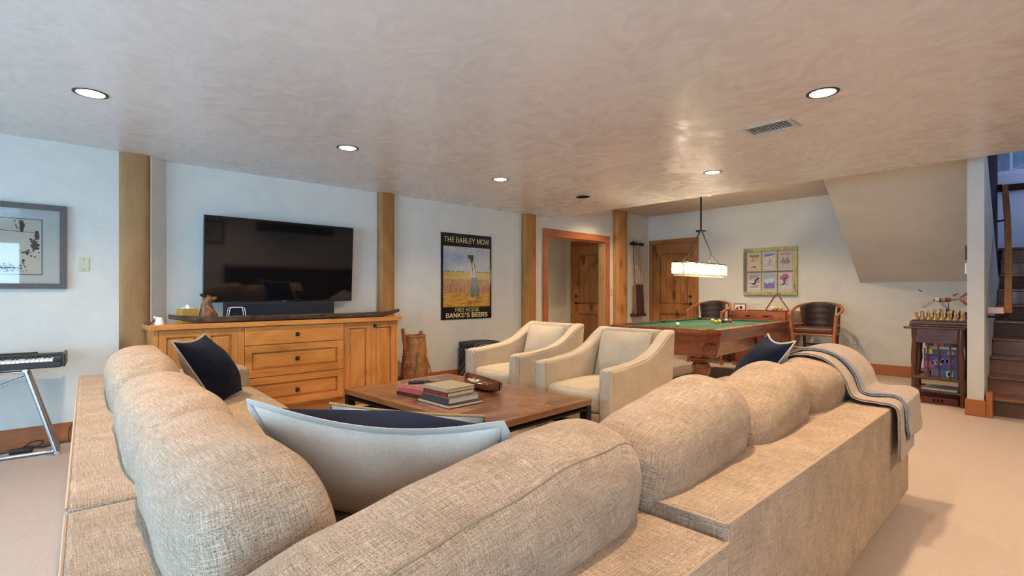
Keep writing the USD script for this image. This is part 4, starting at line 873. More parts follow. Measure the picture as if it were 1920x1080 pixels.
t = thing('pendant_lamp', 'long glass trough pendant lamp hanging on dark rods over the pool table', 'pendant lamp', (6.65, 3.31, 1.56), rotz=2.5)
part(t, 'canopy', lathe([(0, 1.199), (.07, 1.199), (.068, 1.175), (.02, 1.165), (0, 1.165)], 20), M['black_metal'], 40)
part(t, 'rod', tube([(0, 0, 1.17), (0, 0, .50)], .011, 10), M['black_metal'], 60)
part(t, 'hub', tube(np.c_[.055 * np.cos(np.linspace(0, 2 * PI, 24)), .055 * np.sin(np.linspace(0, 2 * PI, 24)), np.full(24, .50)], .014, 8, False), M['black_metal'], 60)
part(t, 'hub_bar', join(bx(-.055, -.012, .49, .055, .012, .512), bx(-.012, -.055, .49, .012, .055, .512)), M['black_metal'])
for s in (-1, 1):
    part(t, 'arm', tube([(s * .03, 0, .50), (s * .33, 0, .20)], .008, 8), M['black_metal'], 60)
    for q in (-1, 1): part(t, 'arm', tube([(s * .33, 0, .20), (s * .42, q * .075, .062)], .006, 8), M['black_metal'], 60)
part(t, 'frame', join(*[bx(-.62, q * .083 - .004, .052, .62, q * .083 + .004, .062) for q in (-1, 1)], *[bx(s * .62 - .004, -.083, .052, s * .62 + .004, .083, .062) for s in (-1, 1)], *[bx(s * .42 - .005, -.083, .052, s * .42 + .005, .083, .06) for s in (-1, 1)]), M['black_metal'])
for i in range(20):
    for q in (-1, 1):
        x = -.655 + i * .069; part(t, 'glass_block', xf(bx(-.0335, -.012, -.075, .0335, .012, .075, .008), (x, q * .078, -.035 + .012 * rng.random()), (0, 0, 3 * (rng.random() - .5))), M['pendant_glass'])
    part(t, 'glass_block', bx(-.655 + i * .069 - .0335, -.062, -.128, -.655 + i * .069 + .0335, .062, -.112, .006), M['pendant_glass'])
for s in (-1, 1): part(t, 'glass_block', bx(s * .705 - .010, -.062, -.10, s * .705 + .010, .062, .04, .008), M['pendant_glass'])
for k in range(8): part(t, 'bulb', xf(trimesh.creation.icosphere(2, .028), (-.56 + k * .16, 0, -.03)), M['pendant_glow'], True)

t = thing('cue_rack', 'wall cue rack with a dark carved base and a small black top rail', 'cue rack', (8.66, 5.66, .75))
part(t, 'base', bx(-.21, -.12, 0, .17, -.001, .05, .006), M['leather_dk']); part(t, 'back_board', bx(-.13, -.03, .0505, .13, -.001, .10, .006), M['cherry_z'])
part(t, 'top_rail', join(bx(-.21, -.04, 1.41, .21, -.001, 1.43, .004), *[xf(trimesh.creation.icosphere(2, r), (x, -.04, 1.42)) for x, r in ((-.20, .036), (-.13, .036), (-.02, .022), (.10, .03), (.16, .036))]), M['black_metal'])
for k, x in enumerate((-.14, -.075, -.01, .055, .12)):
    q = thing('pool_cue', ['dark-butted pool cue at the left end of the wall rack', 'pool cue second from the left in the wall rack', 'pool cue in the middle of the wall rack', 'pool cue second from the right in the wall rack', 'pool cue at the right end of the wall rack'][k], 'pool cue', (8.66 + x, 5.60, .8005))
    part(q, 'shaft', tube([(0, 0, .575), (0, .02, 1.0), (0, .035, 1.45)], [.0125, .010, .007], 8), wood(f'cue_{k}', (.2, .10, .04), (.50, .32, .16), (.62, .44, .24), 'z', 1.0, .3, .5, 0) if k else M['cherry_z'], 60)
    part(q, 'butt', tube([(0, -.02, .0), (0, -.012, .30), (0, 0, .5745)], [.028, .027, .024], 10), [M['cherry_z'], M['leather_dk'], plain('plum_lacquer', (.06, .025, .05), .25), M['leather_dk'], plain('wine_lacquer', (.10, .012, .018), .25)][k], 60)


# ---------------------------------------------------------------- captain's bar stools, foosball table
M['dark_cushion'] = speckled('dark_leather_seat', [(.016, .010, .010), (.03, .018, .018)], 30, .55, .2)
M['seat_brown'] = speckled('oxblood_seat', [(.05, .016, .014), (.085, .03, .024)], 30, .5, .2)
def stool(label, loc, rot):
    t = thing('bar_stool', label, 'bar stool', loc, rot); P_ = M['hickory']
    arc = curve([(-.27, .30, .86), (-.20, .315, .905), (-.02, .325, .945), (.16, .28, 1.01), (.26, .15, 1.045), (.29, 0, 1.055), (.26, -.15, 1.045), (.16, -.28, 1.01), (-.02, -.325, .945), (-.20, -.315, .905), (-.27, -.30, .86)], 60)
    part(t, 'arm_rail', tube(arc, .021, 10), P_, 60)
    for s in (-1, 1):
        part(t, 'front_leg', tube(curve([(-.25, s * .29, 0), (-.235, s * .262, .45), (-.245, s * .285, .75), (-.262, s * .298, .90)], 14), [.024] * 12 + [.026, .027], 10), P_, 60)
        part(t, 'rear_leg', tube(curve([(.25, s * .23, 0), (.235, s * .215, .40), (.22, s * .235, .75), (.20, s * .25, .995)], 14), .023, 10), M['log_dark'], 60)
        part(t, 'side_rung', tube([(-.238, s * .266, .34), (.238, s * .216, .34)], .015, 8), P_, 60); part(t, 'side_rail', tube([(-.24, s * .275, .73), (.225, s * .235, .73)], .018, 8), P_, 60)
        part(t, 'seat_rail', tube([(-.236, s * .262, .60), (.23, s * .225, .60)], .018, 8), P_, 60)
    part(t, 'foot_rung', tube([(-.238, .266, .40), (-.238, -.266, .40)], .018, 8), P_, 60); part(t, 'rear_rung', tube([(.24, .217, .42), (.24, -.217, .42)], .015, 8), M['log_dark'], 60)
    part(t, 'front_seat_rail', tube([(-.236, .262, .60), (-.236, -.262, .60)], .018, 8), P_, 60)
    part(t, 'seat', xf(puffbox((.50, .52, .085), .03, (0, 0, .012), 16), (-.01, 0, .655)) | dict(uv=None), M['seat_brown'], True)
    a = np.linspace(-1.12, 1.12, 19); V = []; F = []
    zs = np.linspace(0, 1, 13)
    for ri, dr in enumerate((0, -.045)):
        for z in zs:
            puff = .010 * abs(math.sin(z * PI * 4)) * (1 if ri else 0); r = .268 + dr - puff - .03 * (1 - z)
            V += [[r * math.cos(q) * .98 - .005, r * math.sin(q) * .93, .70 + z * (.372 - .055 * (q / 1.12) ** 2)] for q in a]
    na, nz = len(a), len(zs)
    for ri in (0, 1):
        for i in range(nz - 1):
            for j in range(na - 1):
                o = ri * na * nz + i * na + j; q = [[o, o + 1, o + na + 1], [o, o + na + 1, o + na]]; F += q if ri == 0 else [x[::-1] for x in q]
    ring = [j for j in range(na)] + [i * na + na - 1 for i in range(1, nz)] + [(nz - 1) * na + j for j in range(na - 2, -1, -1)] + [i * na for i in range(nz - 2, 0, -1)]
    for x, y in zip(ring, ring[1:] + ring[:1]): F += [[x, x + na * nz, y + na * nz], [x, y + na * nz, y]]
    part(t, 'back_pad', (np.array(V), np.array(F)), M['dark_cushion'], 40)
stool('bent-pole bar stool with dark padded back, right of the foosball table', (8.50, 2.42, 0), 4)
stool('bent-pole bar stool with dark padded back, behind the pool table by the door', (8.58, 4.10, 0), 3)

t = thing('foosball_table', 'reddish wooden foosball table against the far wall between the stools', 'foosball table', (8.76, 3.25, 0))
lx, ly = .30, .45
for s in (-1, 1):
    part(t, 'long_side', bx(s * lx - .016, -ly + .033, .68, s * lx + .016, ly - .033, .915, .004), M['cherry_y']); part(t, 'end_side', bx(-lx - .016, s * ly - .016, .68, lx + .016, s * ly + .016, .915, .004), M['cherry_x'])
    part(t, 'leg_panel', bx(-.22, s * .29 - .11, .06, .22, s * .29 + .11, .679, .004), M['cherry_z']); part(t, 'base_foot', bx(-.27, s * .29 - .13, .0, .27, s * .29 + .13, .0595, .004), M['cherry_x'])
part(t, 'play_field', bx(-lx + .017, -ly + .017, .745, lx - .017, ly - .017, .755), M['felt']); part(t, 'bottom', bx(-lx + .017, -ly + .017, .69, lx - .017, ly - .017, .744), M['cherry_y'])
for k in range(6):
    y = -.35 + k * .14; d = 1 if k % 2 else -1
    r_ = part(t, 'rod', tube([(-.46 if d > 0 else -.34, y, .845), (.34 if d > 0 else .30, y, .845)], .008, 8), M['chrome'], 60)
    for x in ((-.12, .12) if k % 3 else (-.18, 0, .18)): part(r_, 'player', join(bx(x - .012, y - .012, .775, x + .012, y + .012, .88, .004), xf(trimesh.creation.icosphere(1, .013), (x, y, .892))), M['white_plastic'] if k % 2 else M['black_plastic'])
    if d > 0: part(r_, 'handle', tube([(-.46, y, .845), (-.57, y, .845)], [.014, .018], 10), M['black_plastic'], 60)

t = thing('picture_stand', 'small white picture frame with a red top edge standing on the foosball table', 'picture', (8.50, 3.56, .915), rotz=0)
part(t, 'frame', xf(join(bx(-.006, -.10, 0, .006, .10, .014), bx(-.006, -.10, .10, .006, .10, .118), bx(-.006, -.10, .0141, .006, -.085, .0999), bx(-.006, .085, .0141, .006, .10, .0999)), (0, 0, .004), (0, 10, 0)), plain('red_brown', (.22, .06, .04), .5))
part(t, 'photo', xf(bx(-.003, -.084, .0145, .0005, .084, .0995), (0, 0, .004), (0, 10, 0)), plain('photo_pale', (.55, .53, .50), .4)); part(t, 'print', xf(join(place(prism(Point(0, .05).buffer(.026, 8), .001), (-.0045, -.02, .0), *WF), place(prism([(-.07, .02), (-.02, .02), (-.03, .07)], .001), (-.0045, 0, 0), *WF)), (0, 0, .004), (0, 10, 0)), M['dark_grey'])
t = thing('ball_rack', 'wooden triangle ball rack standing up on the foosball table', 'ball rack', (8.62, 3.02, .915))
tri = curve([(0, -.15, .012), (0, 0, .012), (0, .15, .012), (0, .165, .03), (0, .09, .15), (0, .015, .265), (0, -.015, .265), (0, -.09, .15), (0, -.165, .03), (0, -.15, .012)], 60)
part(t, 'frame', tube(tri, .011, 8), M['cherry_z'], 60)
for k, y in enumerate((-.06, .0, .06)): single('yellow_ball', xf(trimesh.creation.icosphere(2, .028), (8.615, 3.02 + y, .966)), plain(f'yellow_{k}', ((.62, .42, .06), (.62, .34, .05), (.70, .60, .35))[k], .2), ['yellow ball at the right end inside the upright triangle rack', 'amber ball in the middle inside the upright triangle rack', 'cream ball at the left end inside the upright triangle rack'][k], 'ball', smooth=True)

# ---------------------------------------------------------------- pictures on the walls
def panel_part(t, name, poly, z0, z1, o, ax, mat): return part(t, name, place(prism(poly, z1 - z0, z0), o, *ax), mat, world=True)
R_ = lambda x0, y0, x1, y1: Polygon([(x0, y0), (x1, y0), (x1, y1), (x0, y1)])
def blotch(cx, cy, r, n, seed, sx=1, sy=1, size=.012):
    g = np.random.default_rng(seed); return unary_union([Point(cx + sx * r * g.normal() * .5, cy + sy * r * g.normal() * .5).buffer(size * (.3 + g.random()), 3) for _ in range(n)])
def figure(scale, pts, widths):
    return unary_union([LineString([(x * scale, y * scale) for x, y in ln]).buffer(w * scale, 4) for ln, w in zip(pts, widths)])
from shapely import affinity
t = thing('framed_sketch', 'framed ink sketch of a skier behind glass, at the far left', 'framed picture', (-.30, YL, 1.25))
W, H, o = .96, .672, (-.79, YL - .001, 1.247)
ring = R_(0, 0, W, H).difference(R_(.042, .042, W - .042, H - .042))
panel_part(t, 'frame', ring, .0, .032, o, WA, speckled('grey_frame', [(.06, .055, .055), (.11, .10, .10)], 40, .5, stretch=(1, 1, 8)))
panel_part(t, 'mat_board', R_(.042, .042, W - .042, H - .042), .002, .010, o, WA, plain('mat_board', (.62, .64, .62), .8))
panel_part(t, 'paper', R_(.165, .115, W - .150, H - .125), .0102, .0112, o, WA, plain('sketch_paper', (.66, .63, .54), .8))
panel_part(t, 'fillet', R_(.160, .110, W - .145, H - .120).difference(R_(.1655, .1155, W - .1505, H - .1255)), .0102, .0122, o, WA, M['black_plastic'])
ink = [blotch(.785, .415, .035, 26, 1, .4, 1.0, .009), blotch(.775, .345, .05, 46, 2, .45, 1, .009), blotch(.735, .285, .05, 22, 3, .7, .5, .006), blotch(.705, .215, .03, 14, 4, .3, 1.4, .005), blotch(.60, .175, .075, 70, 5, 1.3, .30, .006), blotch(.61, .142, .10, 60, 6, 1.3, .12, .005)]
sk = unary_union([LineString([(.695, .475), (.70, .50), (.692, .525)]).buffer(.014), LineString([(.70, .48), (.695, .455)]).buffer(.009), LineString([(.57, .455), (.69, .447), (.79, .447)]).buffer(.0018), LineString([(.66, .50), (.672, .47)]).buffer(.003), Point(.655, .53).buffer(.006)])
clip = R_(.17, .12, W - .155, H - .13)
panel_part(t, 'ink', unary_union(ink[:4] + [sk]).intersection(clip), .0114, .0118, o, WA, plain('ink_brown', (.09, .055, .05), .8)); panel_part(t, 'ink', unary_union(ink[4:]).intersection(clip), .0114, .0117, o, WA, plain('ink_sepia', (.14, .085, .08), .8))
panel_part(t, 'glass', R_(.042, .042, W - .042, H - .042), .018, .020, o, WA, M['window_glass'])

t = thing('pub_poster', 'black pub poster of a man in a barley field, headed THE BARLEY MOW', 'poster', (4.42, YT, .845))
W, H, o = .893, 1.19, (3.973, YT - .001, .845)
panel_part(t, 'board', R_(0, 0, W, H), 0, .012, o, WA, plain('poster_black', (.010, .009, .010), .16))
panel_part(t, 'maroon_line', R_(.028, .168, W - .028, H - .178), .0121, .0126, o, WA, plain('poster_maroon', (.10, .012, .02), .16))
G = .22
M['p_sky'] = speckled('poster_sky', [(.16, .24, .50), (.42, .46, .48), (.56, .58, .56)], 3.2, G, coord='object'); M['p_field'] = speckled('poster_field', [(.26, .20, .04), (.52, .36, .09), (.40, .34, .07)], 9, G, stretch=(.5, 1, 3))
M['p_barley'] = speckled('poster_barley', [(.16, .065, .04), (.40, .20, .09), (.60, .40, .22)], 30, G, stretch=(3, 1, .5)); M['p_ground'] = speckled('poster_ground', [(.24, .085, .015), (.52, .27, .05), (.62, .40, .10)], 13, G, stretch=(.6, 1, 2.4)); M['p_tree'] = plain('poster_trees', (.06, .08, .03), G)
panel_part(t, 'sky', R_(.032, .66, W - .032, H - .182), .0127, .0130, o, WA, M['p_sky']); panel_part(t, 'far_field', R_(.032, .56, W - .032, .66), .0127, .0130, o, WA, M['p_field'])
panel_part(t, 'barley', R_(.032, .37, W - .032, .56), .0127, .0130, o, WA, M['p_barley']); panel_part(t, 'stubble', R_(.032, .172, W - .032, .37), .0127, .0130, o, WA, M['p_ground'])
tl = unary_union([Point(.05 + .035 * k, .662).buffer(.006 + .010 * ((k * 7) % 5) / 5, 4) for k in range(24) if abs(k - 13) > 3]); panel_part(t, 'tree_line', tl.intersection(R_(.032, .652, W - .032, .8)), .0131, .0133, o, WA, M['p_tree'])
fx = .53
panel_part(t, 'trousers', unary_union([LineString([(fx + .02, .55), (fx, .44), (fx + .01, .335)]).buffer(.034), LineString([(fx + .07, .55), (fx + .09, .44), (fx + .10, .34)]).buffer(.034), R_(fx - .01, .52, fx + .10, .60)]), .0133, .0135, o, WA, plain('poster_denim', (.13, .17, .17), G))
panel_part(t, 'shirt', unary_union([Polygon([(fx - .005, .585), (fx + .095, .585), (fx + .055, .80), (fx - .03, .80)]), LineString([(fx - .02, .78), (fx - .01, .66), (fx - .04, .60)]).buffer(.014), LineString([(fx + .05, .78), (fx + .10, .70), (fx + .05, .64)]).buffer(.016)]), .0136, .0138, o, WA, plain('poster_shirt', (.55, .55, .46), G))
panel_part(t, 'braces', unary_union([LineString([(fx + .035, .79), (fx + .075, .60)]).buffer(.006), LineString([(fx - .01, .79), (fx + .02, .60)]).buffer(.006), LineString([(fx + .055, .77), (fx + .108, .70), (fx + .06, .635)]).buffer(.003)]), .0139, .0140, o, WA, plain('poster_braces', (.10, .10, .09), G))
panel_part(t, 'head', unary_union([Point(fx - .012, .855).buffer(.038), Point(fx - .055, .872).buffer(.022), R_(fx - .08, .885, fx + .03, .90), Polygon([(fx - .03, .83), (fx + .02, .84), (fx + .01, .79), (fx - .02, .79)])]), .0139, .0141, o, WA, plain('poster_hair', (.055, .045, .03), G))
panel_part(t, 'boots', unary_union([R_(fx - .025, .315, fx + .03, .345), R_(fx + .07, .32, fx + .13, .345)]), .0136, .0138, o, WA, plain('poster_boots', (.13, .14, .09), G))
M['gold_ink'] = plain('gold_ink', (.72, .60, .30), .3)
def words(t, s, height, width, cx, y, o, ax, mat, bold=False, z=.0122):
    m = meshkit.text_mesh(s, height, .0008, bold); v = np.array(m.vertices); v[:, 0] -= v[:, 0].min(); v[:, 0] *= width / v[:, 0].max(); v += [cx - width / 2, y, z]
    return part(t, 'lettering', place((v, np.array(m.faces)), o, *ax), mat, False, world=True)
def serifs(*_): pass
words(t, 'THE BARLEY MOW', .072, .80, W / 2, H - .125, o, WA, M['gold_ink']); words(t, 'FREE HOUSE', .054, .42, W / 2, .105, o, WA, M['gold_ink']); words(t, "BANKS'S BEERS", .062, .74, W / 2, .026, o, WA, M['gold_ink'], True)

t = thing('ski_poster_window', 'old six-pane window frame holding six small ski posters on the far wall', 'framed picture', (XF, 3.30, 1.17))
W, H, o = .868, .812, (XF - .001, 3.737, 1.17)
M['old_green'] = speckled('old_green_paint', [(.20, .17, .08), (.42, .38, .16), (.50, .46, .22)], 14, .6, .3); M['old_grey'] = plain('worn_grey', (.17, .15, .11), .7)
panel_part(t, 'backing', R_(.05, .05, W - .05, H - .05), .002, .010, o, WF, plain('backing_grey', (.46, .44, .40), .7))
part(t, 'top_rail', place(bx(0, H - .06, 0, W, H, .038, .004), o, *WF), M['old_green'], world=True); part(t, 'bottom_rail', place(bx(0, 0, 0, W, .06, .040, .004), o, *WF), M['old_green'], world=True)
part(t, 'left_stile', place(bx(0, .0605, 0, .05, H - .0605, .036, .004), o, *WF), M['old_grey'], world=True, label='worn bare grey left stile'); part(t, 'right_stile', place(bx(W - .065, .0605, 0, W, H - .0605, .036, .004), o, *WF), M['old_green'], world=True)
iw, ih = W - .115, H - .12
for k in (1, 2): part(t, 'muntin', place(bx(.05 + iw * k / 3 - .007, .061, .010, .05 + iw * k / 3 + .007, H - .061, .030, .002), o, *WF), M['old_green'], world=True)
part(t, 'muntin', place(bx(.051, H / 2 - .007, .011, W - .066, H / 2 + .007, .029, .002), o, *WF), M['old_grey'], world=True)
PCOL = [((.52, .46, .32), (.36, .16, .08), (.16, .13, .10)), ((.50, .52, .54), (.12, .18, .42), (.45, .18, .10)), ((.48, .42, .40), (.45, .20, .15), (.14, .22, .24)), ((.54, .52, .52), (.28, .28, .40), (.04, .03, .04)), ((.30, .42, .54), (.18, .14, .40), (.50, .60, .62)), ((.50, .48, .56), (.36, .10, .24), (.10, .05, .09))]
for k in range(6):
    cx, cy = .05 + iw * (k % 3 + .5) / 3, H - .06 - ih * (k // 3 + .5) / 2; w, h = .185, .27; bgc, ac, dk = PCOL[k]
    p_ = panel_part(t, 'ski_poster', R_(cx - w / 2, cy - h / 2, cx + w / 2, cy + h / 2), .0103, .0113, o, WF, plain(f'ski_bg_{k}', bgc, .5)); x0, y0 = cx - w / 2, cy - h / 2; mA, mD = plain(f'ski_a_{k}', ac, .5), plain(f'ski_d_{k}', dk, .5)
    def pp(name, poly, m, z=.0115): return part(p_, name, place(prism(affinity.translate(poly, x0, y0), .0006, z), o, *WF), m, world=True)
    skier = lambda x, y, s: figure(s, [[(0, 0), (.3, .35), (.1, .7), (.35, 1.0)], [(.35, 1.0), (.4, 1.12)], [(.3, .8), (.75, .6)], [(-.6, -.08), (.8, .05)]], [.14, .15, .06, .045])
    if k == 0: pp('sky', R_(.01, .22, .175, .25), mD); pp('skier', affinity.translate(skier(0, 0, .06), .05, .14), mA); pp('clouds', unary_union([LineString([(.09, .2), (.17, .205)]).buffer(.006), LineString([(.07, .15), (.16, .155)]).buffer(.004)]), mD); pp('caption', blotch(.095, .045, .06, 30, 9, 1.3, .15, .008).intersection(R_(.01, .02, .175, .07)), mD)
    if k == 1: pp('banner', Polygon([(.008, .21), (.177, .24), (.177, .262), (.008, .262)]), mA); pp('skier', affinity.translate(skier(0, 0, .065), .085, .09), mA if False else mD, .0116); pp('track', LineString([(.02, .05), (.10, .075), (.17, .05)]).buffer(.004), mA)
    if k == 2: pp('banner', R_(.008, .235, .177, .262), mA); pp('peaks', Polygon([(.01, .10), (.06, .19), (.09, .14), (.13, .20), (.175, .11), (.12, .08)]), mD); pp('skiers', unary_union([affinity.translate(skier(0, 0, .035), x, y) for x, y in ((.05, .05), (.09, .12), (.13, .06))]), mA, .0122)
    if k == 3: pp('hill', Polygon([(.008, .16), (.177, .22), (.177, .262), (.008, .262)]), mA); pp('skier', affinity.translate(affinity.rotate(skier(0, 0, .11), -22, origin=(0, 0)), .075, .095), mD, .0122); pp('caption', unary_union([R_(.02 + .018 * i, .035, .034 + .018 * i, .052) for i in range(8)]), mD)
    if k == 4: pp('waves', unary_union([Polygon([(.008, .02), (.177, .02), (.177, .13), (.13, .10), (.09, .12), (.05, .09), (.008, .12)])]), mA); pp('crest', blotch(.09, .15, .07, 26, 12, 1, .5, .02).intersection(R_(.01, .09, .175, .24)), mD, .0122)
    if k == 5: pp('cloud', blotch(.09, .21, .07, 30, 14, 1, .5, .025).intersection(R_(.008, .14, .177, .262)), mA); pp('skier', affinity.translate(skier(0, 0, .095), .06, .085), mD, .0122)
part(t, 'glass', place(bx(.051, .061, .0245, W - .066, H - .061, .0255), o, *WF), M['window_glass'], False) if False else None

def wall_plate(name, label, o, ax, w, h, mat, kind):
    t = thing(name, label, kind, o); part(t, 'plate', place(bx(-w / 2, -h / 2, 0.0005, w / 2, h / 2, .007, .002), o, *ax), mat, world=True)
    return t
t = wall_plate('light_switch', 'blank almond wall plate between the framed sketch and the broad timber post', (.277, YL, 1.452), WA, .070, .112, M['almond'], 'wall plate'); part(t, 'screw', place(join(lathe([(0, .009), (.004, .008), (.004, .007)], 8, (0, .04, 0)), lathe([(0, .009), (.004, .008), (.004, .007)], 8, (0, -.04, 0))), (.277, YL, 1.452), *WA), M['bronze'], world=True)
t = wall_plate('light_switch', 'almond light switch on the wall right of the open doorway', (7.83, YT, 1.22), WA, .075, .12, M['almond'], 'light switch'); part(t, 'rocker', place(bx(-.016, -.033, .0072, .016, .033, .011, .002), (7.83, YT, 1.22), *WA), M['almond'], world=True)
t = wall_plate('wall_outlet', 'almond power outlet low on the far wall right of the bar stool', (XF, 2.072, .42), WF, .075, .12, M['almond'], 'outlet')
for s in (-1, 1): part(t, 'socket', place(bx(-.017, s * .028 - .015, .0072, .017, s * .028 + .015, .0085, .001), (XF, 2.072, .42), *WF), M['white_plastic'], world=True)
t = wall_plate('thermostat', 'white wall control on the side of the stair wall, above the chess table', (6.84, .59, 1.46), WB, .075, .12, M['white_plastic'], 'thermostat'); part(t, 'cover', place(bx(-.033, -.055, .0072, .033, .055, .022, .004), (6.84, .59, 1.46), *WB), M['white_plastic'], world=True)
t = wall_plate('small_frame', 'narrow dark picture edge on the side of the stair wall, above the white control', (6.87, .59, 1.62), WB, .10, .14, M['black_plastic'], 'picture'); part(t, 'rim', place(R_(-.05, -.07, .05, .07).difference(R_(-.04, -.06, .04, .06)).buffer(0) and prism(R_(-.05, -.07, .05, .07).difference(R_(-.04, -.06, .04, .06)), .012, .0072), (6.87, .59, 1.62), *WB), M['leather_dk'], world=True)
# ---------------------------------------------------------------- chess table with its set, games, model aeroplane
t = thing('chess_table', 'dark rustic log side table with slatted game shelves by the stair wall', 'side table', (7.36, .865, 0))
CX0, CY0 = 7.36, .865
def wob(x, y, z0, z1, r, seed): 
    n = 12; z = np.linspace(z0, z1, n); g = np.random.default_rng(seed); return tube(np.c_[x + .006 * np.cumsum(g.normal(size=n)) * .6, y + .006 * np.cumsum(g.normal(size=n)) * .6, z], r * (1 + .12 * g.normal(size=n)), 10)
for k, (x, y) in enumerate([(-.23, .215), (-.23, -.205), (.24, .215), (.24, -.205)]): part(t, 'leg', wob(x, y, 0, .845, .026 if y > 0 else .03, 20 + k), M['log_dark'], 60)
part(t, 'top_board', bx(-.262, -.248, .868, .285, .232, .905, .006), M['log_dark_y']); part(t, 'moulding', bx(-.270, -.250, .846, .29, .242, .8675, .006), M['log_dark_y'])
part(t, 'pole_rail', tube([(-.268, -.235, .835), (-.268, .285, .828)], .013, 8), M['log_dark_y'], 60)
part(t, 'apron', join(bx(-.245, -.175, .665, -.225, .19, .845, .003), bx(-.20, .20, .70, .21, .215, .845), bx(.23, -.175, .665, .25, .19, .845)), M['log_dark_y'])
for z, nm in ((.275, 'upper_shelf'), (.135, 'lower_shelf')):
    part(t, nm, join(bx(-.20, -.20, z - .012, .21, .205, z, .003), tube([(-.245, -.20, z), (-.245, .21, z + .01)], .015, 8), tube([(.245, -.20, z), (.245, .21, z)], .015, 8)), M['log_dark_y'], 40)
for k, y in enumerate((-.11, -.02, .075)): part(t, 'spindle', wob(-.243, y, .28, .668, .0085, 40 + k), M['log_dark'], 60)
for k, x in enumerate((-.10, .06)): part(t, 'spindle', wob(x, .212, .285, .70, .0085, 50 + k), M['log_dark'], 60)
# board games between the shelves
def game(name, lab, x0, y0, z0, x1, y1, z1, col, patches):
    t = thing(name, lab, 'board game', ((x0 + x1) / 2, (y0 + y1) / 2, z0)); part(t, 'box', bx(x0, y0, z0, x1, y1, z1, .002), plain(f'{name}_{int(z0*1000)}', col, .45), world=True)
    for k, (u0, v0, u1, v1, c) in enumerate(patches):
        w, h = y1 - y0, z1 - z0; part(t, 'print', place(prism(R_(u0 * w, v0 * h, u1 * w, v1 * h), .0008), (x0 - .0002, y1, z0), *WF), plain(f'{name}_{int(z0*1000)}_p{k}', c, .45), world=True)
game('board_game', 'teal-edged blue board game standing at the bottom of the upright stack', 7.17, .70, .276, 7.50, .985, .385, (.05, .13, .20), [(.04, .25, .30, .85, (.35, .10, .10)), (.08, .3, .12, .8, (.6, .55, .4)), (.18, .3, .22, .8, (.6, .5, .5)), (.35, .3, .60, .8, (.12, .12, .35)), (.66, .25, .86, .85, (.35, .55, .65)), (.72, .4, .80, .7, (.06, .08, .25)), (.04, .04, .95, .12, (.5, .45, .2))])
game('board_game', 'large purple and blue board game in the middle of the upright stack', 7.17, .70, .386, 7.50, .985, .525, (.07, .06, .28), [(.03, .05, .30, .55, (.35, .10, .22)), (.25, .3, .55, .6, (.30, .32, .55)), (.5, .45, .9, .75, (.12, .10, .40)), (.36, .4, .40, .72, (.6, .6, .75)), (.44, .42, .48, .70, (.6, .6, .75)), (.55, .5, .60, .8, (.6, .6, .75)), (.66, .5, .72, .78, (.55, .55, .8))])
game('board_game', 'dark board game with a yellow corner patch near the top of the stack', 7.17, .70, .526, 7.50, .985, .60, (.05, .06, .14), [(.06, .25, .26, .95, (.55, .48, .06)), (.40, .3, .55, .8, (.10, .10, .12)), (.70, .25, .9, .75, (.25, .25, .30))])
game('board_game', 'white-banded board game on top of the upright stack', 7.17, .71, .601, 7.50, .98, .632, (.55, .56, .58), [(.1, .2, .4, .8, (.2, .2, .24)), (.5, .2, .9, .8, (.35, .35, .4))])
game('board_game', 'black and orange board game just under the drawer front', 7.18, .72, .633, 7.50, .975, .664, (.03, .03, .035), [(.3, .1, .62, .95, (.50, .12, .05)), (.7, .2, .9, .8, (.15, .15, .16))])
game('magazine', 'pale blue-white magazine on the lower shelf', 7.15, .70, .136, 7.50, 1.0, .166, (.50, .55, .66), [(.05, .1, .95, .4, (.66, .68, .72))])
game('board_game', 'flat dark red board game on the carpet under the side table', 7.16, .695, .002, 7.52, 1.04, .075, (.16, .02, .02), [(.33, .25, .70, .80, (.10, .03, .03)), (.40, .35, .44, .7, (.35, .25, .22)), (.50, .35, .54, .7, (.35, .25, .22)), (.60, .35, .64, .7, (.35, .25, .22)), (.04, .1, .10, .3, (.5, .4, .35))])

M['boxwood'] = speckled('boxwood', [(.40, .23, .07), (.56, .36, .14)], 40, .3); M['ebonized'] = speckled('dark_walnut', [(.03, .014, .007), (.075, .036, .018)], 40, .3)
single('chess_board', join(bx(7.13, .632, .9055, 7.60, 1.083, .917, .003)), M['log_dark_y'], 'wooden chess board lying on top of the dark log table', 'chess board')
BASE = [(0, .0), (.0215, .0), (.0225, .006), (.018, .013), (.016, .017)]
CH = {'pawn': BASE + [(.008, .024), (.0065, .036), (.011, .040), (.006, .043), (.0105, .050), (.011, .056), (.007, .063), (0, .065)], 'rook': BASE + [(.012, .025), (.010, .05), (.015, .055), (.0155, .070), (.011, .070), (.010, .064), (0, .064)],
      'knight': BASE + [(.014, .022), (.012, .03), (0, .031)], 'bishop': BASE + [(.009, .026), (.007, .052), (.013, .056), (.007, .06), (.011, .070), (.008, .082), (.004, .088), (.004, .092), (0, .093)],
      'queen': BASE + [(.011, .026), (.008, .062), (.014, .067), (.008, .071), (.010, .085), (.014, .094), (.008, .093), (.004, .100), (0, .101)], 'king': BASE + [(.011, .026), (.009, .068), (.015, .073), (.009, .077), (.011, .092), (.013, .098), (.005, .101), (0, .101)]}
order = ['rook', 'knight', 'bishop', 'queen', 'king', 'bishop', 'knight', 'rook']
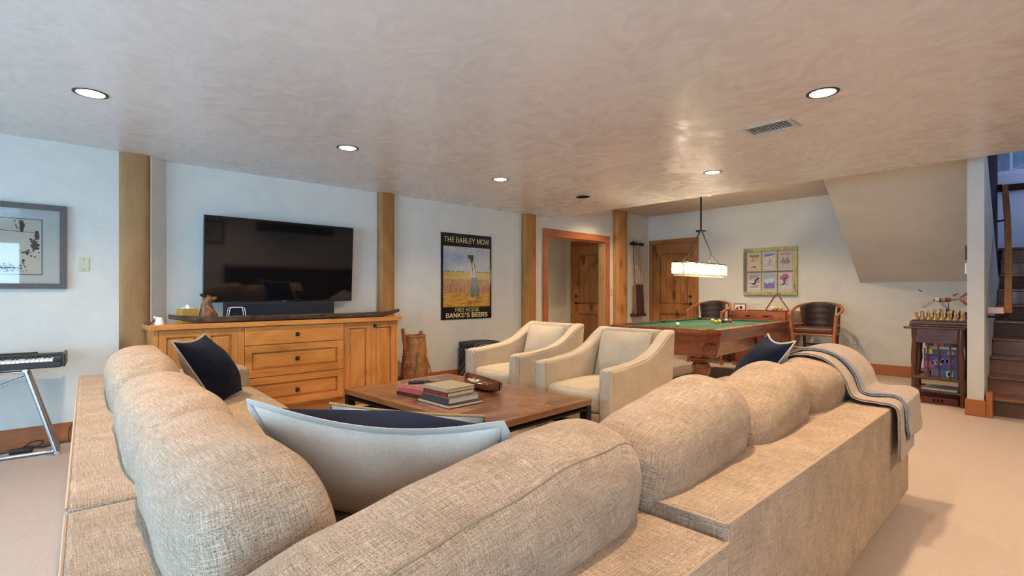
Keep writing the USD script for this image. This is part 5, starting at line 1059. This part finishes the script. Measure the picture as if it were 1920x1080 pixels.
def chessman(kind, x, y, light, lab, grp):
    m = M['boxwood' if light else 'ebonized']; t = thing(f'chess_{kind}', lab, 'chess piece', (x, y, .917), rotz=0 if not light else 180, group=grp)
    part(t, 'body', lathe([(r * 1.05, z * 1.12) for r, z in CH[kind]], 14), m, 50)
    if kind == 'knight': part(t, 'horse_head', xf(bevel_prism([(-.010, 0), (.013, 0), (.011, .018), (.016, .030), (.012, .044), (.004, .056), (-.002, .062), (-.004, .054), (-.016, .046), (-.026, .034), (-.022, .026), (-.010, .030), (-.004, .022), (-.012, .012)], .016, .003), (0, .008, .030), (90, 0, 0)), m)
    if kind == 'king': part(t, 'cross', join(bx(-.002, -.002, .112, .002, .002, .132), bx(-.002, -.007, .120, .002, .007, .1245)), m)
    if kind == 'rook': part(t, 'battlement', join(*[xf(bx(.0115, -.004, .0785, .0158, .004, .084), (0, 0, 0), (0, 0, 60 * k)) for k in range(6)]), m)
    if kind == 'queen': part(t, 'coronet', join(*[xf(trimesh.creation.icosphere(1, .0025), (.0135 * math.cos(k * PI / 4), .0135 * math.sin(k * PI / 4), .106)) for k in range(8)]), m, True)
WORD = ['first', 'second', 'third', 'fourth', 'fifth', 'sixth', 'seventh', 'eighth']
for k in range(8):
    y = 1.052 - k * .0552
    chessman(order[k], 7.165, y, True, f'pale wooden {order[k]}, {WORD[k]} from the left in the front row of the chess set', 'pale chess pieces'); chessman('pawn', 7.222, y - .004 * (k % 2), True, f'pale wooden pawn, {WORD[k]} from the left behind the front row of chess pieces', 'pale chess pieces')
    chessman(order[k], 7.565, y, False, f'dark wooden {order[k]}, {WORD[k]} from the left in the back row of the chess set', 'dark chess pieces'); chessman('pawn', 7.508, y, False, f'dark wooden pawn, {WORD[k]} from the left before the back row of chess pieces', 'dark chess pieces')

t = thing('model_aeroplane', 'wooden model aeroplane with red and white tail fins on a rod behind the chess set', 'model aeroplane', (7.625, .845, .982))
UsdGeom.Xformable(stage.GetPrimAtPath(t)).AddScaleOp().Set(Gf.Vec3f(.72, .72, .72))
AX = lambda mesh: xf(mesh, (0, 0, .20), (0, 0, 0))
M['toy_white'] = plain('toy_white', (.60, .58, .50), .5); M['toy_red'] = plain('toy_red', (.24, .035, .03), .5); M['toy_grey'] = plain('toy_grey', (.33, .33, .30), .5); M['toy_tan'] = wood('toy_tan', (.2, .12, .06), (.36, .26, .15), (.44, .33, .20), 'y', 2, .5)
# nose towards +y, lying along the table
part(t, 'rod', tube([(0, -.03, -.09), (0, -.03, .17)], .004, 8), M['black_metal'], 60); part(t, 'rod_foot', lathe([(0, 0), (.03, 0), (.028, .008), (.006, .012), (0, .012)], 16, (0, -.03, -.105)), M['black_metal'], 40)
fus = curve([(0, .11, .205), (0, .03, .205), (0, -.05, .215), (0, -.13, .225), (0, -.20, .232)], 20); part(t, 'fuselage', tube(fus, np.interp(np.linspace(0, 1, 20), [0, .1, .35, .6, 1], [.018, .034, .036, .024, .010]), 12), M['toy_tan'], 60)
part(t, 'engine_cowl', xf(lathe([(0, 0), (.03, .0), (.037, .012), (.036, .05), (0, .05)], 16), (0, .135, .205), (90, 0, 0)), M['toy_white'], 40); part(t, 'cowl_band', xf(lathe([(.037, 0), (.0375, .006), (.037, .012), (.036, .012)], 16), (0, .075, .205), (90, 0, 0)), M['black_metal'], 40)
part(t, 'red_band', tube(fus[6:11], np.interp(np.linspace(.31, .53, 5), [0, .1, .35, .6, 1], [.018, .034, .036, .024, .010]) + .0015, 12), M['toy_red'], 60)
part(t, 'hub', xf(trimesh.creation.icosphere(2, .014), (0, .145, .205)), M['bronze'], True)
for a, ln, m in ((138, .30, 'toy_white'), (-42, .0, 'toy_grey')): pass
def blade(a, L, w, m):
    q = bevel_prism([(0, -.006), (L * .2, -.006), (L * .5, -w), (L, -w), (L, w), (L * .5, w), (L * .2, .006), (0, .006)], .005, .001); return part(t, 'propeller_blade', xf(xf(q, (0, 0, 0), (70, 0, 0)), (0, .150, .205), (0, -a, 90)), m)
part(t, 'propeller_blade', tube([(-.004, .15, .21), (-.006, .31, .345)], [.005, .004], 6), M['toy_white'], 60); part(t, 'blade_tip', tube([(-.006, .305, .341), (-.007, .345, .374)], .0065, 6), M['black_metal'], 60)
q = bevel_prism([(0, -.02), (.20, -.034), (.21, .02), (.03, .022)], .006, .0015); part(t, 'wing', place(q, (-.004, .13, .205), (0, .82, -.57), (0, .57, .82)), M['toy_grey']); part(t, 'wing', place(q, (-.002, .08, .19), (.3, -.55, -.78), (.2, .82, -.5)), M['toy_white'])
fin = [(0, 0), (.10, .055), (.105, .10), (.075, .095), (.02, .03)]; part(t, 'tail_fin', place(bevel_prism(fin, .006, .0015), (-.004, -.15, .225), (0, -1, 0), (0, 0, 1)), M['toy_red']); part(t, 'tail_fin', place(bevel_prism([(x, -y) for x, y in fin], .006, .0015), (-.004, -.15, .225), (0, -1, 0), (0, 0, 1)), M['toy_red'])
part(t, 'tail_plane', place(bevel_prism([(.02, -.012), (.09, -.04), (.095, .05), (.05, .03)], .006, .0015), (-.006, -.155, .222), (0, -1, 0), (0, 0, 1)), M['toy_tan']); part(t, 'upper_fin', place(bevel_prism([(0, 0), (.05, .02), (.085, .055), (.01, .04)], .006, .0015), (-.004, -.075, .262), (0, -1, 0), (0, 0, 1)), M['toy_red'])

# ---------------------------------------------------------------- staircase and handrail
t = thing('staircase', 'wooden staircase with dark risers climbing away at the right edge', 'staircase', (8.0, -.2, 0))
for k in range(10):
    x = 6.90 + .26 * k; z = .18 * (k + 1)
    part(t, 'riser', bx(x, -.795, z - .18 + (.0 if k == 0 else .001), x + .02, .462, z - .033, .001), M['stair_dark'] if k in (0, 4, 5, 7) else M['stair_y'], world=True)
    part(t, 'tread', bx(x - .028, -.797, z - .032, x + .2785, .463, z, .008) if k < 9 else bx(x - .028, -.797, z - .032, 10.29, 2.0, z, .008), M['stair_y'], world=True)
sk = [(6.80, 0), (6.86, .26), (9.23, 1.90), (9.23, 1.68), (6.97, .12), (6.97, 0)]
part(t, 'skirt_board', xz([(6.79, 0.0), (6.79, .22), (6.84, .30), (9.18, 1.93), (9.18, 1.66), (6.80, 0.0)], .4632, .4648), M['rail'], world=True) if False else None
part(t, 'start_block', bx(6.735, .405, 0, 6.885, .4515, .245, .003), M['trim_z'], world=True)
t = thing('stair_handrail', 'orange fir handrail with curved iron brackets on the stair wall', 'handrail', (7.9, .36, 1.0))
def at_px(u, v, x):
    k = (u - 960) / 950.0; r = FW + k * np.array([FW[1], -FW[0]]); s = x / r[0]; return (x, r[1] * s, 1.22 - (v - 548) / 950.0 * s)
pts = curve([at_px(1890.5, 582, 7.02), at_px(1890.5, 545, 7.25), at_px(1890.5, 470, 7.75), at_px(1889, 410, 8.15), at_px(1884, 350, 8.55)], 30)
sec = np.array([[-.026, -.034], [.026, -.034], [.030, 0], [.026, .034], [-.026, .034], [-.030, 0]])
tg = np.gradient(pts, axis=0); tg /= np.linalg.norm(tg, axis=1, keepdims=True); sd = np.cross(tg, [0, 0, 1.0]); sd /= np.linalg.norm(sd, axis=1, keepdims=True); up = np.cross(sd, tg)
V = (pts[:, None] + sec[None, :, :1] * sd[:, None] + sec[None, :, 1:] * up[:, None]).reshape(-1, 3); n = len(pts); F = []
for i in range(n - 1):
    for j in range(6): k = (j + 1) % 6; F += [[i * 6 + j, i * 6 + k, (i + 1) * 6 + k], [i * 6 + j, (i + 1) * 6 + k, (i + 1) * 6 + j]]
for j in range(1, 5): F += [[0, j + 1, j], [(n - 1) * 6, (n - 1) * 6 + j, (n - 1) * 6 + j + 1]]
part(t, 'rail', (V, np.array(F)), M['rail'], 40, world=True)
e = pts[0]; part(t, 'return', bx(e[0] - .035, e[1] + .028, e[2] - .035, e[0] + .02, .462, e[2] + .033, .004), M['rail'], world=True)
for fr in (.12, .86):
    q = pts[int(fr * (n - 1))]; part(t, 'bracket', tube(curve([(q[0], q[1], q[2] - .035), (q[0], q[1], q[2] - .10), (q[0], q[1] + .03, q[2] - .135), (q[0], .464, q[2] - .14)], 14), .010, 8), M['black_metal'], 60, world=True)
e = pts[-1]; part(t, 'top_return', bx(e[0] - .02, e[1] + .026, e[2] - .03, e[0] + .03, .468, e[2] + .03, .004), M['dark_stringer'], world=True)
t = thing('landing_rail', 'dark wooden rail running across the landing wall at the top right', 'rail', (10.25, .4, 2.73))
part(t, 'rail', bx(-.03, -1.18, -.045, .03, 1.6, .045, .008), M['dark_stringer']); part(t, 'bracket', bx(.0305, -.02, -.03, .0495, .02, .03), M['dark_stringer']); part(t, 'bracket', bx(.0305, -.82, -.03, .0495, -.78, .03), M['dark_stringer'])

# ---------------------------------------------------------------- books, remotes and bowl on the coffee table
RZ = 2.8
def book(lab, cx, cy, z, L, Wd, th, rot, cover, pages=(.62, .58, .50), spine=None):
    """Spine along the local -x edge."""
    t = thing('book', lab, 'book', (cx, cy, z), rotz=rot); c = plain('cover_' + lab.replace(' ', '_').replace(',', '').replace('-', '_')[:40], cover, .4); b = .003
    part(t, 'front_cover', bx(-L / 2, -Wd / 2, th - b, L / 2, Wd / 2, th, .0008), c); part(t, 'back_cover', bx(-L / 2, -Wd / 2, 0, L / 2, Wd / 2, b, .0008), c)
    part(t, 'spine', bx(-L / 2, -Wd / 2, b, -L / 2 + b, Wd / 2, th - b), plain('spine_' + lab.replace(' ', '_').replace(',', '').replace('-', '_')[:40], spine, .4) if spine else c); part(t, 'pages', bx(-L / 2 + b, -Wd / 2 + .005, b, L / 2 - .005, Wd / 2 - .005, th - b), plain('pages_%d%d%d' % tuple(int(100 * x) for x in pages), pages, .8))
    return t
zb = .4505
for lab, dx, dy, z, L, Wd, th, r, cv, pg, sp_ in [
    ('black and white picture book at the bottom of the front stack', 0, 0, 0, .30, .36, .022, -2, (.02, .02, .022), (.62, .60, .56), (.50, .49, .46)),
    ('thick grey book second from the bottom of the front stack', .006, .012, .0225, .27, .31, .040, -1, (.24, .22, .20), (.55, .53, .50), (.05, .06, .08)),
    ('dark book with red spine lettering in the front stack', -.004, .016, .063, .24, .275, .030, 0, (.03, .02, .02), (.60, .52, .40), (.20, .035, .03)),
    ('pale tan book on top of the front stack', .0, .018, .0935, .245, .28, .026, -1, (.42, .36, .25), (.45, .39, .28), None)]: book(lab, 2.12 + dx, 2.90 + dy, zb + z, L, Wd, th, r + RZ, cv, pg, sp_)
for lab, dx, dy, z, L, Wd, th, r, cv, pg, sp_ in [
    ('black book at the bottom of the rear stack', 0, 0, 0, .27, .33, .022, 3, (.025, .02, .02), (.45, .40, .36), (.04, .03, .03)),
    ('rose-red book in the middle of the rear stack', .0, .004, .0225, .25, .30, .028, 4, (.42, .07, .085), (.55, .40, .36), (.52, .10, .12)),
    ('pink and grey book on top of the rear stack', .006, -.002, .051, .23, .27, .026, 5, (.36, .17, .16), (.52, .47, .42), (.55, .22, .22))]: book(lab, 2.13 + dx, 3.245 + dy, zb + z, L, Wd, th, r + RZ, cv, pg, sp_)
def remote(lab, cx, cy, z, L, rot):
    t = thing('remote_control', lab, 'remote control', (cx, cy, z), rotz=rot); part(t, 'body', rbox(-.022, -L / 2, 0, .022, L / 2, .020, .007), M['black_plastic'])
    for i in range(5):
        for j in range(2): part(t, 'button', bx(-.012 + j * .016, -L * .35 + i * .022, .0201, -.004 + j * .016, -L * .35 + i * .022 + .012, .0225, .001), M['dark_grey'])
remote('black remote control on the rear book stack, left of the pair', 2.115, 3.285, zb + .0775, .17, 62)
remote('black remote control on the rear book stack, right of the pair', 2.175, 3.185, zb + .0775, .15, 60)
t = thing('glass_dish', 'small grey glass dish behind the front book stack', 'dish', (2.385, 3.215, zb)); part(t, 'dish', lathe([(0, .002), (.07, .0005), (.10, .018), (.105, .026), (.10, .024), (.065, .008), (0, .007)], 28), plain('grey_glass', (.22, .26, .30), .08), 50)
t = thing('wooden_bowl', 'long pointed wooden bowl of shells and pebbles on the coffee table', 'bowl', (2.60, 3.13, zb), rotz=-14)
n, m = 30, 15; V = []; F = []
for s, off in ((0, 0), (1, .008)):
    for i in range(n):
        u = -1 + 2 * i / (n - 1); w = .105 * (1 - abs(u) ** 2.2) ** .75 + .006; lift = .028 * abs(u) ** 3
        for k in range(m):
            a = PI * k / (m - 1); V.append([(w - off) * -math.cos(a), u * (.30 - off), lift + .062 - (.0615 - off) * math.sin(a) ** .8 + (-.002 if s else 0)])
for s in (0, 1):
    for i in range(n - 1):
        for k in range(m - 1): o_ = s * n * m + i * m + k; q = [[o_, o_ + m, o_ + m + 1], [o_, o_ + m + 1, o_ + 1]]; F += q if s else [x[::-1] for x in q]
for i in range(n - 1):
    for k in (0, m - 1): a, b = i * m + k, n * m + i * m + k; q = [[a, b, b + m], [a, b + m, a + m]]; F += q if k == 0 else [x[::-1] for x in q]
part(t, 'bowl', (np.array(V), np.array(F)), M['bowl'], 50)
g = np.random.default_rng(8); ca, sa = math.cos(math.radians(-14)), math.sin(math.radians(-14)); PC = [plain(f'pebble_{k}', c, .35) for k, c in enumerate([(.62, .52, .38), (.70, .64, .54), (.16, .08, .04), (.30, .16, .07), (.08, .05, .035), (.42, .30, .18)])]; CN = ['tan', 'cream', 'dark brown', 'chestnut', 'black-brown', 'light brown']
ORD = WORD + ['ninth', 'tenth', 'last']
for k in range(22):
    u = -.20 + .40 * (k // 2) / 10 + .008 * g.normal(); v = (.030 if k % 2 else -.030) * (1 - (u / .27) ** 2) + .006 * g.normal(); r = .013 + .005 * g.random(); c = int(g.integers(0, 6)); s = trimesh.creation.icosphere(2, r); s.vertices *= [1, 1.25, .85]
    side = 'near' if k % 2 else 'far'
    single('pebble', xf(s, (2.60 + ca * v - sa * u, 3.13 + sa * v + ca * u, zb + .012 + .028 * (abs(u) / .3) ** 3 + r * .85 + .018 * (abs(v) / .06)), (0, 0, float(g.random() * 90))), PC[c], f'{CN[c]} pebble, {ORD[k // 2]} from the near tip in the {"right" if k % 2 else "left"} row of the bowl', 'pebble', 'pebbles in the wooden bowl', smooth=True)

# ---------------------------------------------------------------- cushions and throw on the sofa
def throw_pillow(lab, q, T, front, back, trim, pinch=.06, flange=.0, sag=.0, seed=1, name='throw_pillow', cord=False, n=26, bias=(1, 1)):
    fr, bc, rim, N = pillow(*q, T, pinch, n, flange, sag, seed, bias); c = np.mean(np.array(q), 0); t = thing(name, lab, 'cushion', tuple(c))
    part(t, 'front_panel', fr, front, world=True); part(t, 'back_panel', bc, back, world=True)
    part(t, 'piping' if cord else 'welt', tube(rim, .0055, 6, False) if cord else rim_strip(rim, N, flange or .012, .007), trim, 60 if cord else True, world=True)
throw_pillow('black velvet cushion with pale linen back, by the far left sofa arm', [(.86, 3.78, .472), (1.13, 4.20, .480), (.85, 4.04, .925), (.60, 3.68, .915)], .25, M['velvet_navy'], M['pillow_linen'], M['pillow_trim'], .03, .012, .10, 2)
# the big one faces the camera with its linen back
BL, BR = np.array([.72, 1.78, .465]), np.array([1.14, 1.26, .465])
throw_pillow('large linen-backed navy cushion standing in the corner of the sofa, linen side to the camera', [BL, BR, (.908, 1.010, .862), (.447, 1.575, .900)], .25, M['pillow_linen'], M['velvet_navy'], M['pillow_trim'], .02, .022, .29, 3, n=34, bias=(.85, 1.5))
throw_pillow('cream cushion with brown cord edge, behind the large linen one in the corner', [(.90, 1.98, .468), (1.23, 1.45, .468), (1.145, 1.365, .785), (.815, 1.89, .795)], .12, M['pillow_cream'], M['pillow_cream'], M['gold_cord'], .03, 0, .04, 4, cord=True)
throw_pillow('navy velvet cushion with pale blue back, on the right arm of the sofa', [(3.53, 1.55, .55), (3.11, 1.25, .55), (3.05, .975, .945), (3.46, 1.27, .945)], .20, M['velvet_navy'], M['pillow_trim'], M['pillow_trim'], .07, .012, .12, 5)

t = thing('throw_blanket', 'grey-beige knitted throw with a blue band, over the far right sofa end', 'throw', (3.45, .8, .6))
def drape(xa, xb, path, off, seed, nx=26, nt=46, thick=.012, skew=0.0):
    P = curve([(0, *q) for q in path], nt)[:, 1:]; tg = np.gradient(P, axis=0); tg /= np.linalg.norm(tg, axis=1, keepdims=True); nr = np.stack([tg[:, 1], -tg[:, 0]], 1); V = []; 
    for layer in (0, 1):
        for i in range(nt):
            for j in range(nx):
                s = j / (nx - 1); x = xa + (xb - xa) * s + skew * i / nt; w = .022 * (meshkit.fbm(np.array([x * 7, i * .16, seed]), 3, seed) - .35) + off; w = max(w, off * .5 + .002) + (thick if layer else 0)
                dz = -.10 * max(0, (x - 3.70)) / .08 * (i > 0) if False else 0
                V.append([x + .012 * math.sin(i * .35 + seed), P[i, 0] + nr[i, 0] * w, P[i, 1] + nr[i, 1] * w + dz])
    F = []; A = nt * nx
    for layer in (0, 1):
        for i in range(nt - 1):
            for j in range(nx - 1): o_ = layer * A + i * nx + j; q = [[o_, o_ + nx, o_ + nx + 1], [o_, o_ + nx + 1, o_ + 1]]; F += q if layer else [x[::-1] for x in q]
    ring = list(range(nx)) + [i * nx + nx - 1 for i in range(1, nt)] + [(nt - 1) * nx + j for j in range(nx - 2, -1, -1)] + [i * nx for i in range(nt - 2, 0, -1)]
    for a, b in zip(ring, ring[1:] + ring[:1]): F += [[a, b, b + A], [a, b + A, a + A]]
    V = np.array(V); uv = np.zeros((len(V), 2)); L = np.r_[0, np.cumsum(np.linalg.norm(np.diff(P, axis=0), axis=1))]
    for layer in (0, 1): uv[layer * A:(layer + 1) * A] = np.stack([np.tile(np.linspace(xa, xb, nx), nt), np.repeat(L, nx)], 1)
    return dict(v=V, f=np.array(F), uv=uv)
PTH = [(1.20, .60), (1.17, .74), (1.08, .825), (.98, .855), (.87, .830), (.795, .75), (.755, .655), (.70, .630), (.62, .630), (.575, .626), (.562, .60), (.556, .50), (.552, .40)]
part(t, 'lower_layer', drape(3.20, 3.60, PTH[:-1] + [(.552, .36)], .004, 1, 20), M['throw'], world=True)
part(t, 'upper_layer', drape(3.36, 3.75, PTH[1:-1] + [(.554, .44)], .018, 2, 24), M['throw'], world=True)
part(t, 'blue_band', drape(3.335, 3.39, PTH[1:-1] + [(.554, .46)], .024, 3, 6, thick=.012), M['throw_blue'], world=True)
# ---------------------------------------------------------------- behind the camera, seen only mirrored in the television
t = thing('framed_print', 'dark framed print on the back wall behind the camera', 'framed picture', (2.75, -2.199, 1.75))
part(t, 'frame', place(prism(R_(-.42, -.28, .42, .28).difference(R_(-.37, -.23, .37, .23)), .03), (0, 0, 0), *WB), M['old_grey']); part(t, 'paper', place(prism(R_(-.369, -.229, .369, .229), .008), (0, .001, 0), *WB), plain('print_paper', (.45, .43, .40), .7))
for k in range(4): part(t, 'ink', place(prism(blotch(-.12 + .08 * k, -.02, .02, 10, 30 + k, .6, 1.4, .012), .001), (0, .0095, 0), *WB), M['dark_grey'])
single('mantel_beam', bx(3.85, -2.199, 1.86, 5.7, -1.96, 2.06, .01), M['dark_stringer'], 'dark timber mantel beam on the back wall behind the camera', 'beam')
t = thing('bar_counter', 'dark wooden bar counter along the back wall behind the camera', 'counter', (4.7, -1.9, 0))
part(t, 'body', bx(-1.5, -.298, 0, 1.5, .25, .98), M['dark_stringer']); part(t, 'counter_top', bx(-1.54, -.298, .981, 1.54, .30, 1.03, .004), M['cherry_x'])
for k in range(5): part(t, 'door', bx(-1.45 + k * .59, .2505, .08, -.90 + k * .59, .27, .92, .004), M['dark_stringer'])
